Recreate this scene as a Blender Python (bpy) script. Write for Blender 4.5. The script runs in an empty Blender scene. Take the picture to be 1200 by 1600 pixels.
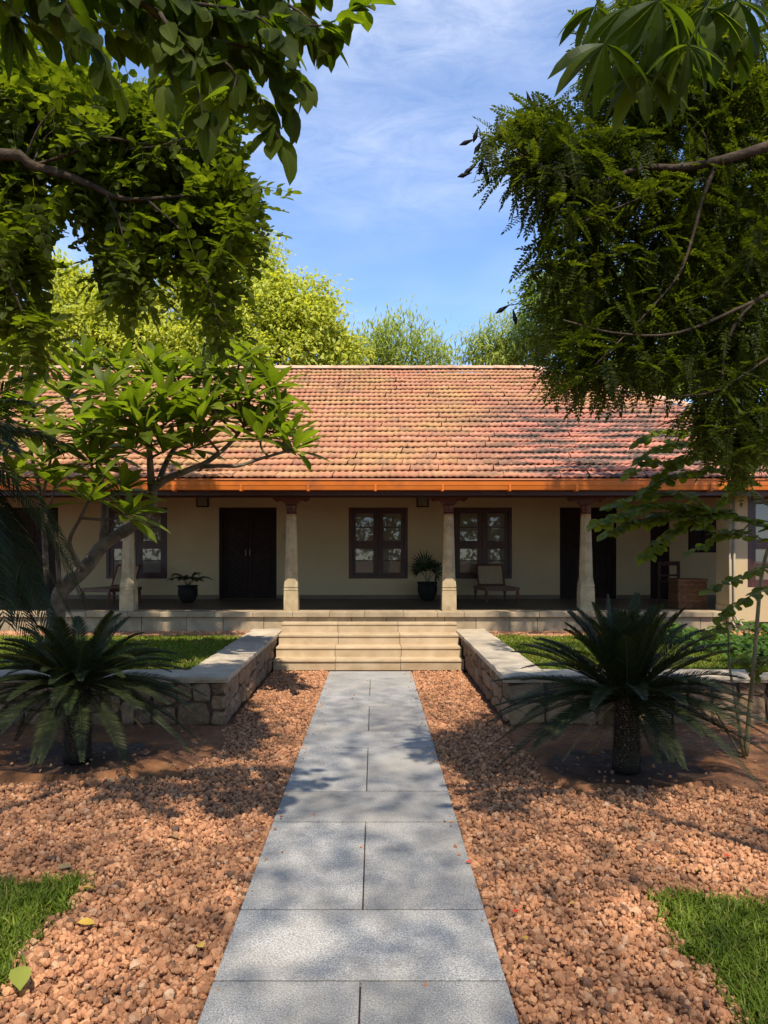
import bpy, math, random
import numpy as np
from mathutils import Vector, Matrix

random.seed(7)
RNG = np.random.default_rng(11)
scene = bpy.context.scene
COL = scene.collection

# ------------------------------------------------------------------ camera, sky, sun, exposure
FPX, HZY, VPX, CAMZ = 1150.0, 861.0, 585.0, 1.75      # focal length and vanishing point of the photograph (1200 x 1600)
cam_data = bpy.data.cameras.new("camera")
cam = bpy.data.objects.new("camera", cam_data)
COL.objects.link(cam)
cam.location = (0, 0, CAMZ)
cam.rotation_euler = (math.radians(90), 0, 0)
cam_data.sensor_fit = 'VERTICAL'
cam_data.sensor_height = 36.0
cam_data.lens = FPX / 1600 * 36.0
cam_data.shift_x = 15 / 1600
cam_data.shift_y = 61 / 1600
cam_data.clip_start = 0.05
cam_data.clip_end = 2000
scene.camera = cam

SUN_TRAVEL = Vector((-0.07, 0.49, -0.87)).normalized()
SUN_EL = math.asin(-SUN_TRAVEL.z)
SUN_AZ = math.atan2(-SUN_TRAVEL.x, -SUN_TRAVEL.y)      # clockwise from +Y

world = bpy.data.worlds.new("World")
scene.world = world
world.use_nodes = True
wn = world.node_tree
wn.nodes.clear()
w_out = wn.nodes.new("ShaderNodeOutputWorld")
w_bg = wn.nodes.new("ShaderNodeBackground")
w_sky = wn.nodes.new("ShaderNodeTexSky")
w_sky.sky_type = 'NISHITA'
w_sky.sun_disc = False
w_sky.sun_elevation = SUN_EL
w_sky.sun_rotation = SUN_AZ
w_sky.altitude = 2600
w_sky.air_density = 1.0
w_sky.dust_density = 0.0
w_sky.ozone_density = 4.0
w_tc = wn.nodes.new("ShaderNodeTexCoord")
w_map = wn.nodes.new("ShaderNodeMapping")
w_map.inputs['Scale'].default_value = (1.0, 2.2, 3.0)
w_map.inputs['Location'].default_value = (7.0, 1.0, 4.0)
w_map.inputs['Rotation'].default_value = (0.0, 0.5, 0.2)
w_n1 = wn.nodes.new("ShaderNodeTexNoise")
w_n1.inputs['Scale'].default_value = 1.7
w_n1.inputs['Detail'].default_value = 3.0
w_n1.inputs['Roughness'].default_value = 0.5
w_n2 = wn.nodes.new("ShaderNodeTexNoise")
w_n2.inputs['Scale'].default_value = 11.0
w_n2.inputs['Detail'].default_value = 8.0
w_n2.inputs['Roughness'].default_value = 0.68
w_n2.inputs['Distortion'].default_value = 0.5
w_r1 = wn.nodes.new("ShaderNodeMapRange")
w_r1.inputs['From Min'].default_value = 0.40
w_r1.inputs['From Max'].default_value = 0.66
w_r2 = wn.nodes.new("ShaderNodeMapRange")
w_r2.inputs['From Min'].default_value = 0.2
w_r2.inputs['From Max'].default_value = 0.8
w_mul = wn.nodes.new("ShaderNodeMath"); w_mul.operation = 'MULTIPLY'
w_mul2 = wn.nodes.new("ShaderNodeMath"); w_mul2.operation = 'MULTIPLY'
w_mul2.inputs[1].default_value = 0.34
w_mix = wn.nodes.new("ShaderNodeMixRGB")
w_mix.inputs['Color2'].default_value = (5.4, 5.4, 5.4, 1)
L = wn.links.new
L(w_tc.outputs['Generated'], w_map.inputs['Vector'])
L(w_map.outputs['Vector'], w_n1.inputs['Vector'])
L(w_map.outputs['Vector'], w_n2.inputs['Vector'])
L(w_n1.outputs['Fac'], w_r1.inputs['Value'])
L(w_n2.outputs['Fac'], w_r2.inputs['Value'])
L(w_r1.outputs['Result'], w_mul.inputs[0])
L(w_r2.outputs['Result'], w_mul.inputs[1])
L(w_mul.outputs[0], w_mul2.inputs[0])
L(w_mul2.outputs[0], w_mix.inputs['Fac'])
L(w_sky.outputs['Color'], w_mix.inputs['Color1'])
L(w_mix.outputs['Color'], w_bg.inputs['Color'])
w_bg.inputs['Strength'].default_value = 0.15
L(w_bg.outputs['Background'], w_out.inputs['Surface'])

sun_data = bpy.data.lights.new("sun", 'SUN')
sun_data.energy = 3.4
sun_data.angle = math.radians(0.7)
sun_data.color = (1.0, 0.93, 0.82)
sun = bpy.data.objects.new("sun", sun_data)
COL.objects.link(sun)
sun.rotation_euler = SUN_TRAVEL.to_track_quat('-Z', 'Y').to_euler()
sun.location = (-4, -15, 30)

scene.view_settings.view_transform = 'Standard'
scene.view_settings.look = 'None'
scene.view_settings.gamma = 1.0
scene.view_settings.exposure = 1.15
scene.view_settings.use_curve_mapping = False
scene.render.engine = 'CYCLES'
scene.cycles.max_bounces = 7
scene.cycles.diffuse_bounces = 4
scene.cycles.transmission_bounces = 4
scene.cycles.use_denoising = True

# ------------------------------------------------------------------ helpers
WORLD = {}


def at(px, py, Y):
    """World point at depth Y behind the photograph's pixel."""
    return Vector(((px - VPX) * Y / FPX, Y, CAMZ - (py - HZY) * Y / FPX))


def adopt(o, parent):
    if parent is not None:
        o.parent = parent
        w = WORLD.get(parent.name)
        if w is not None:
            o.matrix_parent_inverse = w.inverted()


def thing(name, label, cat, loc=(0, 0, 0), group=None, rz=None):
    o = bpy.data.objects.new(name, None)
    o.empty_display_size = 0.1
    COL.objects.link(o)
    o.location = loc
    if rz is None:
        WORLD[o.name] = Matrix.Translation(Vector(loc))
    else:
        o.rotation_euler = (0, 0, rz)      # local children
    o["label"] = label
    o["category"] = cat
    if group:
        o["group"] = group
    return o


def tag(o, label, cat, group=None):
    o["label"] = label
    o["category"] = cat
    if group:
        o["group"] = group
    return o


def link_mesh(name, me, mat, parent=None):
    if mat is not None and len(me.materials) == 0:
        me.materials.append(mat)
    o = bpy.data.objects.new(name, me)
    COL.objects.link(o)
    adopt(o, parent)
    return o


def np_mesh(name, V, F, smooth=False):
    V = np.asarray(V, dtype=np.float32).reshape(-1, 3)
    me = bpy.data.meshes.new(name)
    if isinstance(F, np.ndarray):
        k = F.shape[1]
        me.vertices.add(len(V)); me.vertices.foreach_set("co", V.ravel())
        me.loops.add(F.size); me.loops.foreach_set("vertex_index", F.astype(np.int32).ravel())
        me.polygons.add(len(F))
        me.polygons.foreach_set("loop_start", np.arange(0, F.size, k, dtype=np.int32))
        me.polygons.foreach_set("loop_total", np.full(len(F), k, dtype=np.int32))
        me.update(calc_edges=True)
    else:
        me.from_pydata(V.tolist(), [], F)
        me.update()
    if smooth:
        me.polygons.foreach_set("use_smooth", np.ones(len(me.polygons), dtype=bool))
    return me


class MB:
    """Collects shapes into ONE mesh."""
    def __init__(s):
        s.v = []; s.f = []

    def add(s, v, f):
        b = len(s.v)
        s.v += [tuple(p) for p in v]
        s.f += [tuple(i + b for i in q) for q in f]
        return s

    def box(s, x0, x1, y0, y1, z0, z1, bev=0.0):
        if bev <= 0:
            v = [(x, y, z) for z in (z0, z1) for y in (y0, y1) for x in (x0, x1)]
            f = [(0, 2, 3, 1), (4, 5, 7, 6), (0, 1, 5, 4), (2, 6, 7, 3), (0, 4, 6, 2), (1, 3, 7, 5)]
            return s.add(v, f)
        b = bev
        v = []; xs, ys, zs = (x0, x1), (y0, y1), (z0, z1)
        idx = {}
        for i in (0, 1):
            for j in (0, 1):
                for k in (0, 1):
                    sx, sy, sz = (1, -1)[i], (1, -1)[j], (1, -1)[k]
                    for a in range(3):
                        p = [xs[i] + sx * b, ys[j] + sy * b, zs[k] + sz * b]
                        p[a] = (xs[i], ys[j], zs[k])[a]
                        idx[(i, j, k, a)] = len(v); v.append(p)
        g = lambda i, j, k, a: idx[(i, j, k, a)]
        f = []
        f += [(g(0, 0, 0, 0), g(0, 0, 1, 0), g(0, 1, 1, 0), g(0, 1, 0, 0)), (g(1, 0, 0, 0), g(1, 1, 0, 0), g(1, 1, 1, 0), g(1, 0, 1, 0))]
        f += [(g(0, 0, 0, 1), g(1, 0, 0, 1), g(1, 0, 1, 1), g(0, 0, 1, 1)), (g(0, 1, 0, 1), g(0, 1, 1, 1), g(1, 1, 1, 1), g(1, 1, 0, 1))]
        f += [(g(0, 0, 0, 2), g(0, 1, 0, 2), g(1, 1, 0, 2), g(1, 0, 0, 2)), (g(0, 0, 1, 2), g(1, 0, 1, 2), g(1, 1, 1, 2), g(0, 1, 1, 2))]
        for j in (0, 1):
            for k in (0, 1):
                f.append((g(0, j, k, 1), g(1, j, k, 1), g(1, j, k, 2), g(0, j, k, 2)))
        for i in (0, 1):
            for k in (0, 1):
                f.append((g(i, 0, k, 0), g(i, 1, k, 0), g(i, 1, k, 2), g(i, 0, k, 2)))
        for i in (0, 1):
            for j in (0, 1):
                f.append((g(i, j, 0, 0), g(i, j, 1, 0), g(i, j, 1, 1), g(i, j, 0, 1)))
        for i in (0, 1):
            for j in (0, 1):
                for k in (0, 1):
                    f.append((g(i, j, k, 0), g(i, j, k, 1), g(i, j, k, 2)))
        return s.add(v, f)

    def tube(s, pts, rads, n=6, cap=True, wob=0.0):
        pts = [Vector(p) for p in pts]
        rings = []
        ref = Vector((0, 0, 1))
        v = []
        for i, p in enumerate(pts):
            d = (pts[min(i + 1, len(pts) - 1)] - pts[max(i - 1, 0)])
            d = d.normalized() if d.length > 1e-9 else Vector((0, 0, 1))
            if i == 0:
                ref = Vector((1, 0, 0)) if abs(d.z) > 0.8 else Vector((0, 0, 1))
            x = ref - d * ref.dot(d)
            x.normalize(); ref = x
            y = d.cross(x)
            r = rads[i] if not isinstance(rads, (int, float)) else rads
            for k in range(n):
                a = 2 * math.pi * k / n
                rr = r * (1 + wob * (random.random() - 0.5))
                v.append(p + x * (math.cos(a) * rr) + y * (math.sin(a) * rr))
        f = []
        for i in range(len(pts) - 1):
            for k in range(n):
                f.append((i * n + k, i * n + (k + 1) % n, (i + 1) * n + (k + 1) % n, (i + 1) * n + k))
        if cap:
            f.append(tuple(range(n - 1, -1, -1)))
            f.append(tuple((len(pts) - 1) * n + k for k in range(n)))
        return s.add(v, f)

    def lathe(s, c, prof, n=16, ang=0.0, squash=1.0):
        v = []; f = []
        for (r, z) in prof:
            for k in range(n):
                a = 2 * math.pi * k / n + ang
                v.append((c[0] + r * math.cos(a), c[1] + r * math.sin(a) * squash, c[2] + z))
        for i in range(len(prof) - 1):
            for k in range(n):
                f.append((i * n + k, i * n + (k + 1) % n, (i + 1) * n + (k + 1) % n, (i + 1) * n + k))
        f.append(tuple(range(n - 1, -1, -1)))
        f.append(tuple((len(prof) - 1) * n + k for k in range(n)))
        return s.add(v, f)

    def prism(s, poly, axis, a, b):
        """poly: 2-D outline; axis 'x','y','z' = extrusion axis from a to b."""
        n = len(poly)
        def P(p, t):
            if axis == 'x': return (t, p[0], p[1])
            if axis == 'y': return (p[0], t, p[1])
            return (p[0], p[1], t)
        v = [P(p, a) for p in poly] + [P(p, b) for p in poly]
        f = [(i, (i + 1) % n, n + (i + 1) % n, n + i) for i in range(n)]
        f += [tuple(range(n - 1, -1, -1)), tuple(range(n, 2 * n))]
        return s.add(v, f)

    def xform(s, m):
        s.v = [tuple(m @ Vector(p)) for p in s.v]
        return s

    def build(s, name, mat, parent=None, smooth=False, fix=True):
        me = np_mesh(name, np.array(s.v, dtype=np.float32), s.f, smooth)
        if fix:
            import bmesh
            bm = bmesh.new(); bm.from_mesh(me)
            bmesh.ops.recalc_face_normals(bm, faces=bm.faces)
            bm.to_mesh(me); bm.free()
        return link_mesh(name, me, mat, parent)


def structure(o):
    o["kind"] = "structure"
    return o


def stuff(o):
    o["kind"] = "stuff"
    return o


# --- vectorised foliage helpers
def unit(a):
    a = np.asarray(a, dtype=float)
    return a / np.maximum(np.linalg.norm(a, axis=-1, keepdims=True), 1e-9)


def basis(d, up):
    """Columns: side, along, normal."""
    d = unit(d); up = np.broadcast_to(np.asarray(up, dtype=float), d.shape)
    x = np.cross(d, up)
    bad = np.linalg.norm(x, axis=-1) < 1e-4
    x[bad] = (1, 0, 0)
    x = unit(x); z = np.cross(x, d)
    return np.stack([x, d, z], axis=-1)


def spread(V, F, B, T, S):
    """Copies of a proto (V,F) at N frames B (N,3,3), T (N,3), S (N,)"""
    V = np.asarray(V, dtype=float)
    F = np.asarray(F)
    P = np.einsum('nij,vj->nvi', B, V) * S[:, None, None] + T[:, None, :]
    N = len(T); nv = len(V)
    FF = (F[None] + (np.arange(N) * nv)[:, None, None]).reshape(-1, F.shape[1])
    return P.reshape(-1, 3), FF


def join_np(parts):
    Vs = []; Fs = []; b = 0
    for V, F in parts:
        Vs.append(V); Fs.append(F + b); b += len(V)
    return np.concatenate(Vs), np.concatenate(Fs)


def leaf_proto(w=0.2, n=4, fold=0.25, curve=0.15, p=1.0, pw=0.8, petiole=0.0, tip=0.0, wave=0.0):
    """Leaf of length 1 along +Y, half width w; p>1 moves the widest point to the tip."""
    V = []; F = []
    for i in range(n + 1):
        t = i / n
        y = petiole + (1 - petiole) * t
        hw = w * max(math.sin(math.pi * min(max(t, 0), 1) ** p), 0) ** pw
        hw = max(hw, 0.012 if i < n else 0.002)
        zc = -curve * y * y
        wv = wave * math.sin(i * 2.4)
        V += [(-hw, y, zc + fold * hw + wv * hw), (0, y, zc), (hw, y, zc + fold * hw - wv * hw)]
    for i in range(n):
        a = 3 * i
        F += [(a, a + 1, a + 4, a + 3), (a + 1, a + 2, a + 5, a + 4)]
    if petiole > 0:
        b = len(V)
        V += [(-0.008, 0, 0), (0.008, 0, 0), (0.008, petiole, -curve * petiole ** 2 - 0.004), (-0.008, petiole, -curve * petiole ** 2 - 0.004)]
        F += [(b, b + 1, b + 2, b + 3)]
    return np.array(V), np.array(F)


def pinnate_proto(pairs, lw, ll, curve=0.25, angle=60, droop=0.2, seed=0, terminal=True, tip_taper=True, fine_=False):
    """Compound leaf of length 1 along +Y with flat leaflets (quads)."""
    r = random.Random(seed)
    V = []; F = []
    def pt(t):
        return np.array([0.04 * math.sin(seed + 3 * t) * t, t, -curve * t * t])
    for i in range(4):
        t0, t1 = i / 4, (i + 1) / 4
        a, b = pt(t0), pt(t1); wd = 0.008
        k = len(V)
        V += [a + (-wd, 0, 0), a + (wd, 0, 0), b + (wd, 0, 0), b + (-wd, 0, 0)]
        F.append((k, k + 1, k + 2, k + 3))
    def leaflet(o, d, ln, nrm):
        d = d / np.linalg.norm(d); sd = np.cross(d, nrm); sd /= np.linalg.norm(sd)
        k = len(V)
        h = lw * r.uniform(0.85, 1.1)
        if fine_:
            V.extend([o, o + d * ln * 0.5 + sd * h, o + d * ln, o + d * ln * 0.5 - sd * h])
            F.append((k, k + 1, k + 2, k + 3))
        else:
            nn_ = np.cross(sd, d) * h * .25
            V.extend([o, o + d * ln * .34 + sd * h * .9 + nn_, o + d * ln * .74 + sd * h * .86 + nn_, o + d * ln, o + d * ln * .74 - sd * h * .86 + nn_, o + d * ln * .34 - sd * h * .9 + nn_])
            F.append((k, k + 1, k + 2, k + 3)); F.append((k, k + 3, k + 4, k + 5))
    ca, sa = math.cos(math.radians(angle)), math.sin(math.radians(angle))
    for i in range(pairs):
        t = 0.16 + 0.82 * i / max(pairs - 1, 1)
        tp = math.sin(math.pi * (0.2 + 0.72 * t)) ** 0.6 if tip_taper else 1.0
        for s in (-1, 1):
            d = np.array([s * sa, ca + r.uniform(-.15, .15), -droop + r.uniform(-.18, .18)])
            nrm = np.array([s * 0.25 + r.uniform(-.25, .25), r.uniform(-.2, .2), 1.0])
            leaflet(pt(t), d, ll * tp * r.uniform(0.88, 1.1), nrm)
    if terminal:
        leaflet(pt(1.0), np.array([0, 1.0, -0.4]), ll, np.array([0.1, 0.2, 1]))
    return np.array(V), np.array(F)


def place_leaves(root, frames, protos, mat, name="leaf", limit=300, rest_name="crown", key=None):
    """frames: list of (B, T, S, proto index). The ones that show largest become objects, the rest ONE part."""
    B = np.array([f[0] for f in frames]); T = np.array([f[1] for f in frames])
    S = np.array([f[2] for f in frames]); K = np.array([f[3] for f in frames])
    px = VPX + FPX * T[:, 0] / np.maximum(T[:, 1], 0.1)
    py = HZY - FPX * (T[:, 2] - CAMZ) / np.maximum(T[:, 1], 0.1)
    inside = (px > 0) & (px < 1200) & (py > 0) & (py < 1600) & (T[:, 1] > 0.4)
    score = np.where(inside, S / np.maximum(T[:, 1], 0.1) ** 3, -1.0)
    order = np.argsort(-score)
    single = [i for i in order[:limit] if score[i] > 0]
    meshes = [np_mesh(name, V, F) for V, F in protos]
    for m in meshes: m.materials.append(mat)
    for i in single:
        o = bpy.data.objects.new(name, meshes[K[i]])
        COL.objects.link(o)
        M = np.eye(4); M[:3, :3] = B[i] * S[i]; M[:3, 3] = T[i]
        adopt(o, root)
        o.matrix_basis = Matrix(M.tolist())
    mask = np.ones(len(frames), bool); mask[single] = False
    parts = []
    for k, (V, F) in enumerate(protos):
        m = mask & (K == k)
        if m.any(): parts.append(spread(V, F, B[m], T[m], S[m]))
    return parts


def finish_crown(root, parts, mat, name="crown"):
    if parts:
        V, F = join_np(parts)
        stuff(link_mesh(name, np_mesh(name, V, F), mat, root))


def bez(pts, n):
    """Catmull-Rom through pts."""
    P = [Vector(p) for p in pts]
    P = [P[0] * 2 - P[1]] + P + [P[-1] * 2 - P[-2]]
    out = []
    segs = len(P) - 3
    for i in range(segs):
        for j in range(n):
            t = j / n
            a, b, c, d = P[i], P[i + 1], P[i + 2], P[i + 3]
            out.append(0.5 * ((2 * b) + (c - a) * t + (2 * a - 5 * b + 4 * c - d) * t * t + (3 * b - a - 3 * c + d) * t ** 3))
    out.append(P[-2])
    return out


def limb(mb, pts, r0, r1, n=3, sides=7, wob=0.1):
    c = bez(pts, n)
    k = len(c) - 1
    mb.tube(c, [r0 + (r1 - r0) * (i / k) ** 0.8 for i in range(k + 1)], sides, wob=wob)
    return c


# ------------------------------------------------------------------ materials
class NT:
    def __init__(s, name):
        s.m = bpy.data.materials.new(name); s.m.use_nodes = True
        s.t = s.m.node_tree; s.t.nodes.clear()
        s.out = s.n("ShaderNodeOutputMaterial")
        s.geo = s.n("ShaderNodeNewGeometry")

    def n(s, kind, **kw):
        k = s.t.nodes.new(kind)
        for a, b in kw.items(): setattr(k, a, b)
        return k

    def l(s, a, b): s.t.links.new(a, b)

    def noise(s, scale, detail=4, rough=0.55, lo=0.35, hi=0.65, vec=None, stretch=None, dist=0.0):
        k = s.n("ShaderNodeTexNoise")
        k.inputs['Scale'].default_value = scale; k.inputs['Detail'].default_value = detail
        k.inputs['Roughness'].default_value = rough; k.inputs['Distortion'].default_value = dist
        v = vec or s.geo.outputs['Position']
        if stretch:
            mp = s.n("ShaderNodeMapping"); mp.inputs['Scale'].default_value = stretch
            s.l(v, mp.inputs['Vector']); v = mp.outputs['Vector']
        s.l(v, k.inputs['Vector'])
        r = s.n("ShaderNodeMapRange")
        r.inputs['From Min'].default_value = lo; r.inputs['From Max'].default_value = hi
        s.l(k.outputs['Fac'], r.inputs['Value'])
        return r.outputs['Result'], k.outputs['Fac']

    def mix(s, f, a, b, mode='MIX'):
        k = s.n("ShaderNodeMixRGB", blend_type=mode)
        for i, x in ((0, f), (1, a), (2, b)):
            if isinstance(x, (int, float)): k.inputs[i].default_value = x
            elif isinstance(x, (tuple, list)): k.inputs[i].default_value = (*x[:3], 1)
            else: s.l(x, k.inputs[i])
        return k.outputs[0]

    def math(s, op, a, b=None, clamp=False):
        k = s.n("ShaderNodeMath", operation=op, use_clamp=clamp)
        for i, x in ((0, a), (1, b)):
            if x is None: continue
            if isinstance(x, (int, float)): k.inputs[i].default_value = x
            else: s.l(x, k.inputs[i])
        return k.outputs[0]

    def rnd(s):
        """Random number of this object and of this loose piece."""
        oi = s.n("ShaderNodeObjectInfo")
        a = s.math('ADD', oi.outputs['Random'], s.geo.outputs['Random Per Island'])
        return s.math('FRACT', a)

    def ramp(s, f, stops):
        k = s.n("ShaderNodeValToRGB")
        e = k.color_ramp.elements
        while len(e) < len(stops): e.new(0.5)
        for el, (p, c) in zip(e, stops):
            el.position = p; el.color = (*c, 1)
        s.l(f, k.inputs[0])
        return k.outputs[0]

    def bump(s, h, strength=0.3, dist=0.02):
        k = s.n("ShaderNodeBump")
        k.inputs['Strength'].default_value = strength; k.inputs['Distance'].default_value = dist
        s.l(h, k.inputs['Height'])
        return k.outputs['Normal']

    def principled(s, col, rough=0.6, spec=0.3, normal=None, metal=0.0, coat=0.0, link=True):
        p = s.n("ShaderNodeBsdfPrincipled")
        if isinstance(col, (tuple, list)): p.inputs['Base Color'].default_value = (*col, 1)
        else: s.l(col, p.inputs['Base Color'])
        if isinstance(rough, (int, float)): p.inputs['Roughness'].default_value = rough
        else: s.l(rough, p.inputs['Roughness'])
        p.inputs['Specular IOR Level'].default_value = spec
        p.inputs['Metallic'].default_value = metal
        p.inputs['Coat Weight'].default_value = coat
        if normal is not None: s.l(normal, p.inputs['Normal'])
        if link: s.l(p.outputs[0], s.out.inputs[0])
        return p


def mat_simple(name, a, b, scale=6, rough=0.6, spec=0.3, bump=(40, 0.2, 0.01), c=None, cs=1.5, rv=0.0, stretch=None, lo=.35, hi=.65):
    k = NT(name)
    f, _ = k.noise(scale, 5, lo=lo, hi=hi, stretch=stretch)
    col = k.mix(f, a, b)
    if c is not None:
        g, _ = k.noise(cs, 4, lo=0.5, hi=0.72)
        col = k.mix(k.math('MULTIPLY', g, 0.75), col, c)
    if rv:
        r = k.rnd()
        v = k.math('ADD', k.math('MULTIPLY', r, 2 * rv), 1 - rv)
        hs = k.n("ShaderNodeHueSaturation")
        k.l(v, hs.inputs['Value']); k.l(col, hs.inputs['Color'])
        col = hs.outputs[0]
    nm = None
    if bump:
        _, h = k.noise(bump[0], 5, stretch=stretch)
        nm = k.bump(h, bump[1], bump[2])
    k.principled(col, rough, spec, nm)
    return k.m


def mat_leaf(name, stops, trans=0.35, rough=0.55, spec=0.2, tcol=None, vein=None):
    k = NT(name)
    r = k.rnd()
    col = k.ramp(r, stops)
    f, _ = k.noise(2.2, 3, lo=0.3, hi=0.7)
    col = k.mix(k.math('MULTIPLY', f, 0.35), col, k.mix(1.0, col, (0.55, 0.6, 0.45), 'MULTIPLY'))
    if vein:
        tco = k.n("ShaderNodeTexCoord"); sx = k.n("ShaderNodeSeparateXYZ"); k.l(tco.outputs['Object'], sx.inputs[0])
        ax = k.math('ABSOLUTE', sx.outputs['X'])
        mid_ = k.math('SUBTRACT', 1.0, k.math('DIVIDE', ax, vein * .11), True)
        sw = k.math('SINE', k.math('MULTIPLY', k.math('SUBTRACT', sx.outputs['Y'], k.math('MULTIPLY', ax, .8)), 75.0))
        sw = k.math('MULTIPLY', k.math('GREATER_THAN', sw, .86), .22)
        col = k.mix(k.math('MAXIMUM', k.math('MULTIPLY', mid_, .6), sw), col, k.mix(1.0, col, (1.9, 1.75, 1.9), 'MULTIPLY'))
        yl, _ = k.noise(9, 3, 0.6, 0.62, 0.74)
        col = k.mix(k.math('MULTIPLY', yl, .45), col, (0.16, 0.12, 0.03))
    p = k.principled(col, rough, spec, link=False)
    t = k.n("ShaderNodeBsdfTranslucent")
    tc = k.mix(1.0, col, tcol or (1.5, 1.6, 0.5), 'MULTIPLY')
    k.l(tc, t.inputs['Color'])
    m = k.n("ShaderNodeMixShader"); m.inputs[0].default_value = trans
    k.l(p.outputs[0], m.inputs[1]); k.l(t.outputs[0], m.inputs[2])
    k.l(m.outputs[0], k.out.inputs[0])
    return k.m


MAT = {}
# granite paving
k = NT("granite_paving")
f1, h1 = k.noise(130, 3, 0.75, 0.38, 0.62)
f2, _ = k.noise(90, 2, 0.6, 0.55, 0.68)
f3, _ = k.noise(1.3, 5, 0.6, 0.42, 0.7)
f4, _ = k.noise(5.0, 5, 0.65, 0.52, 0.75)
col = k.mix(f1, (0.145, 0.136, 0.124), (0.45, 0.43, 0.395))
col = k.mix(k.math('MULTIPLY', f2, 0.55), col, (0.13, 0.12, 0.11))
col = k.mix(k.math('MULTIPLY', f3, 0.6), col, (0.25, 0.22, 0.175))
col = k.mix(k.math('MULTIPLY', f4, 0.6), col, (0.17, 0.15, 0.125))
f5, _ = k.noise(23, 4, 0.7, 0.66, 0.74)
col = k.mix(k.math('MULTIPLY', f5, 0.6), col, (0.10, 0.08, 0.06))
hs = k.n("ShaderNodeHueSaturation"); k.l(k.math('ADD', k.math('MULTIPLY', k.rnd(), 0.26), 0.9), hs.inputs['Value']); k.l(col, hs.inputs['Color'])
k.principled(hs.outputs[0], 0.7, 0.3, k.bump(h1, 0.25, 0.004))
MAT['granite'] = k.m

# gravel
k = NT("laterite_gravel")
r = k.rnd()
col = k.ramp(r, [(0.0, (0.13, 0.075, 0.05)), (0.10, (0.29, 0.138, 0.070)), (0.35, (0.42, 0.193, 0.095)), (0.72, (0.505, 0.245, 0.120)), (0.94, (0.54, 0.285, 0.145)), (1.0, (0.53, 0.34, 0.21))])
f, h = k.noise(70, 4, 0.65)
col = k.mix(k.math('MULTIPLY', f, 0.45), col, k.mix(1.0, col, (0.66, 0.6, 0.56), 'MULTIPLY'))
k.principled(col, 0.9, 0.15, k.bump(h, 0.6, 0.01))
MAT['gravel'] = k.m

# soil
k = NT("bare_soil")
f, h = k.noise(9, 6, 0.65)
g, _ = k.noise(1.4, 4, 0.6, 0.42, 0.6)
w, _ = k.noise(38, 4, 0.6, 0.55, 0.7)
col = k.mix(f, (0.165, 0.068, 0.027), (0.265, 0.115, 0.046))
col = k.mix(k.math('MULTIPLY', g, 0.6), col, (0.13, 0.065, 0.04))
col = k.mix(k.math('MULTIPLY', w, 0.5), col, (0.27, 0.15, 0.08))
k.principled(col, 0.92, 0.2, k.bump(h, 0.7, 0.03))
MAT['soil'] = k.m
k = NT("wet_soil")
f, h = k.noise(12, 6, 0.65)
g, _ = k.noise(2.6, 4, 0.6, 0.40, 0.62)
col = k.mix(f, (0.045, 0.024, 0.014), (0.105, 0.054, 0.028))
k.principled(col, k.mix(g, (0.85,) * 3, (0.38,) * 3), 0.35, k.bump(h, 0.5, 0.02))
MAT['wet'] = k.m

MAT['sandstone'] = mat_simple("step_stone", (0.38, 0.27, 0.155), (0.46, 0.345, 0.21), 5, 0.72, 0.25, (60, 0.25, 0.008), (0.33, 0.225, 0.12), 2.0, 0.08)
MAT['plinthstone'] = mat_simple("plinth_stone", (0.28, 0.205, 0.122), (0.38, 0.29, 0.18), 5, 0.7, 0.25, (60, 0.3, 0.008), (0.20, 0.15, 0.09), 2.0, 0.12)
MAT['columnstone'] = mat_simple("column_stone", (0.36, 0.265, 0.145), (0.45, 0.345, 0.20), 7, 0.75, 0.2, (70, 0.4, 0.008), (0.20, 0.15, 0.09), 5.0)
MAT['floor'] = mat_simple("veranda_floor", (0.11, 0.072, 0.042), (0.16, 0.108, 0.064), 2.0, 0.5, 0.25, (30, 0.05, 0.004))
MAT['plaster'] = mat_simple("cream_plaster", (0.43, 0.305, 0.16), (0.48, 0.35, 0.19), 1.4, 0.85, 0.2, (30, 0.1, 0.004), (0.38, 0.30, 0.19), 0.7)
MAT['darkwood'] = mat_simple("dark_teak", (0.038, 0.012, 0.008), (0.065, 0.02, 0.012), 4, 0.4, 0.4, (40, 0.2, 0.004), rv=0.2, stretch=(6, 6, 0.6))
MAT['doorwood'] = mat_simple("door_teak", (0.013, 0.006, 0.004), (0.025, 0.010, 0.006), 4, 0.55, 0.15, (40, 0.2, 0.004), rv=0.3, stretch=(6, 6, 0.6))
MAT['redwood'] = mat_simple("red_teak", (0.075, 0.022, 0.012), (0.12, 0.036, 0.018), 4, 0.35, 0.4, (40, 0.2, 0.004), rv=0.15)
MAT['cane'] = mat_simple("woven_cane", (0.25, 0.17, 0.085), (0.34, 0.24, 0.13), 30, 0.6, 0.3, (120, 0.6, 0.006))
MAT['basket'] = mat_simple("basket_wicker", (0.13, 0.055, 0.022), (0.22, 0.10, 0.045), 14, 0.6, 0.3, (90, 0.6, 0.006), rv=0.25)
MAT['pot'] = mat_simple("dark_pot", (0.010, 0.009, 0.008), (0.02, 0.016, 0.012), 6, 0.65, 0.15, (30, 0.1, 0.004))
MAT['brass'] = mat_simple("brass_band", (0.32, 0.16, 0.05), (0.42, 0.22, 0.07), 8, 0.4, 0.5, None)
MAT['gutter'] = mat_simple("orange_gutter_paint", (0.50, 0.118, 0.010), (0.58, 0.15, 0.018), 2, 0.45, 0.4, (20, 0.05, 0.004), (0.30, 0.085, 0.025), 3.5)
MAT['pipe'] = mat_simple("pvc_pipe", (0.27, 0.22, 0.145), (0.33, 0.27, 0.18), 5, 0.5, 0.4, None)
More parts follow.
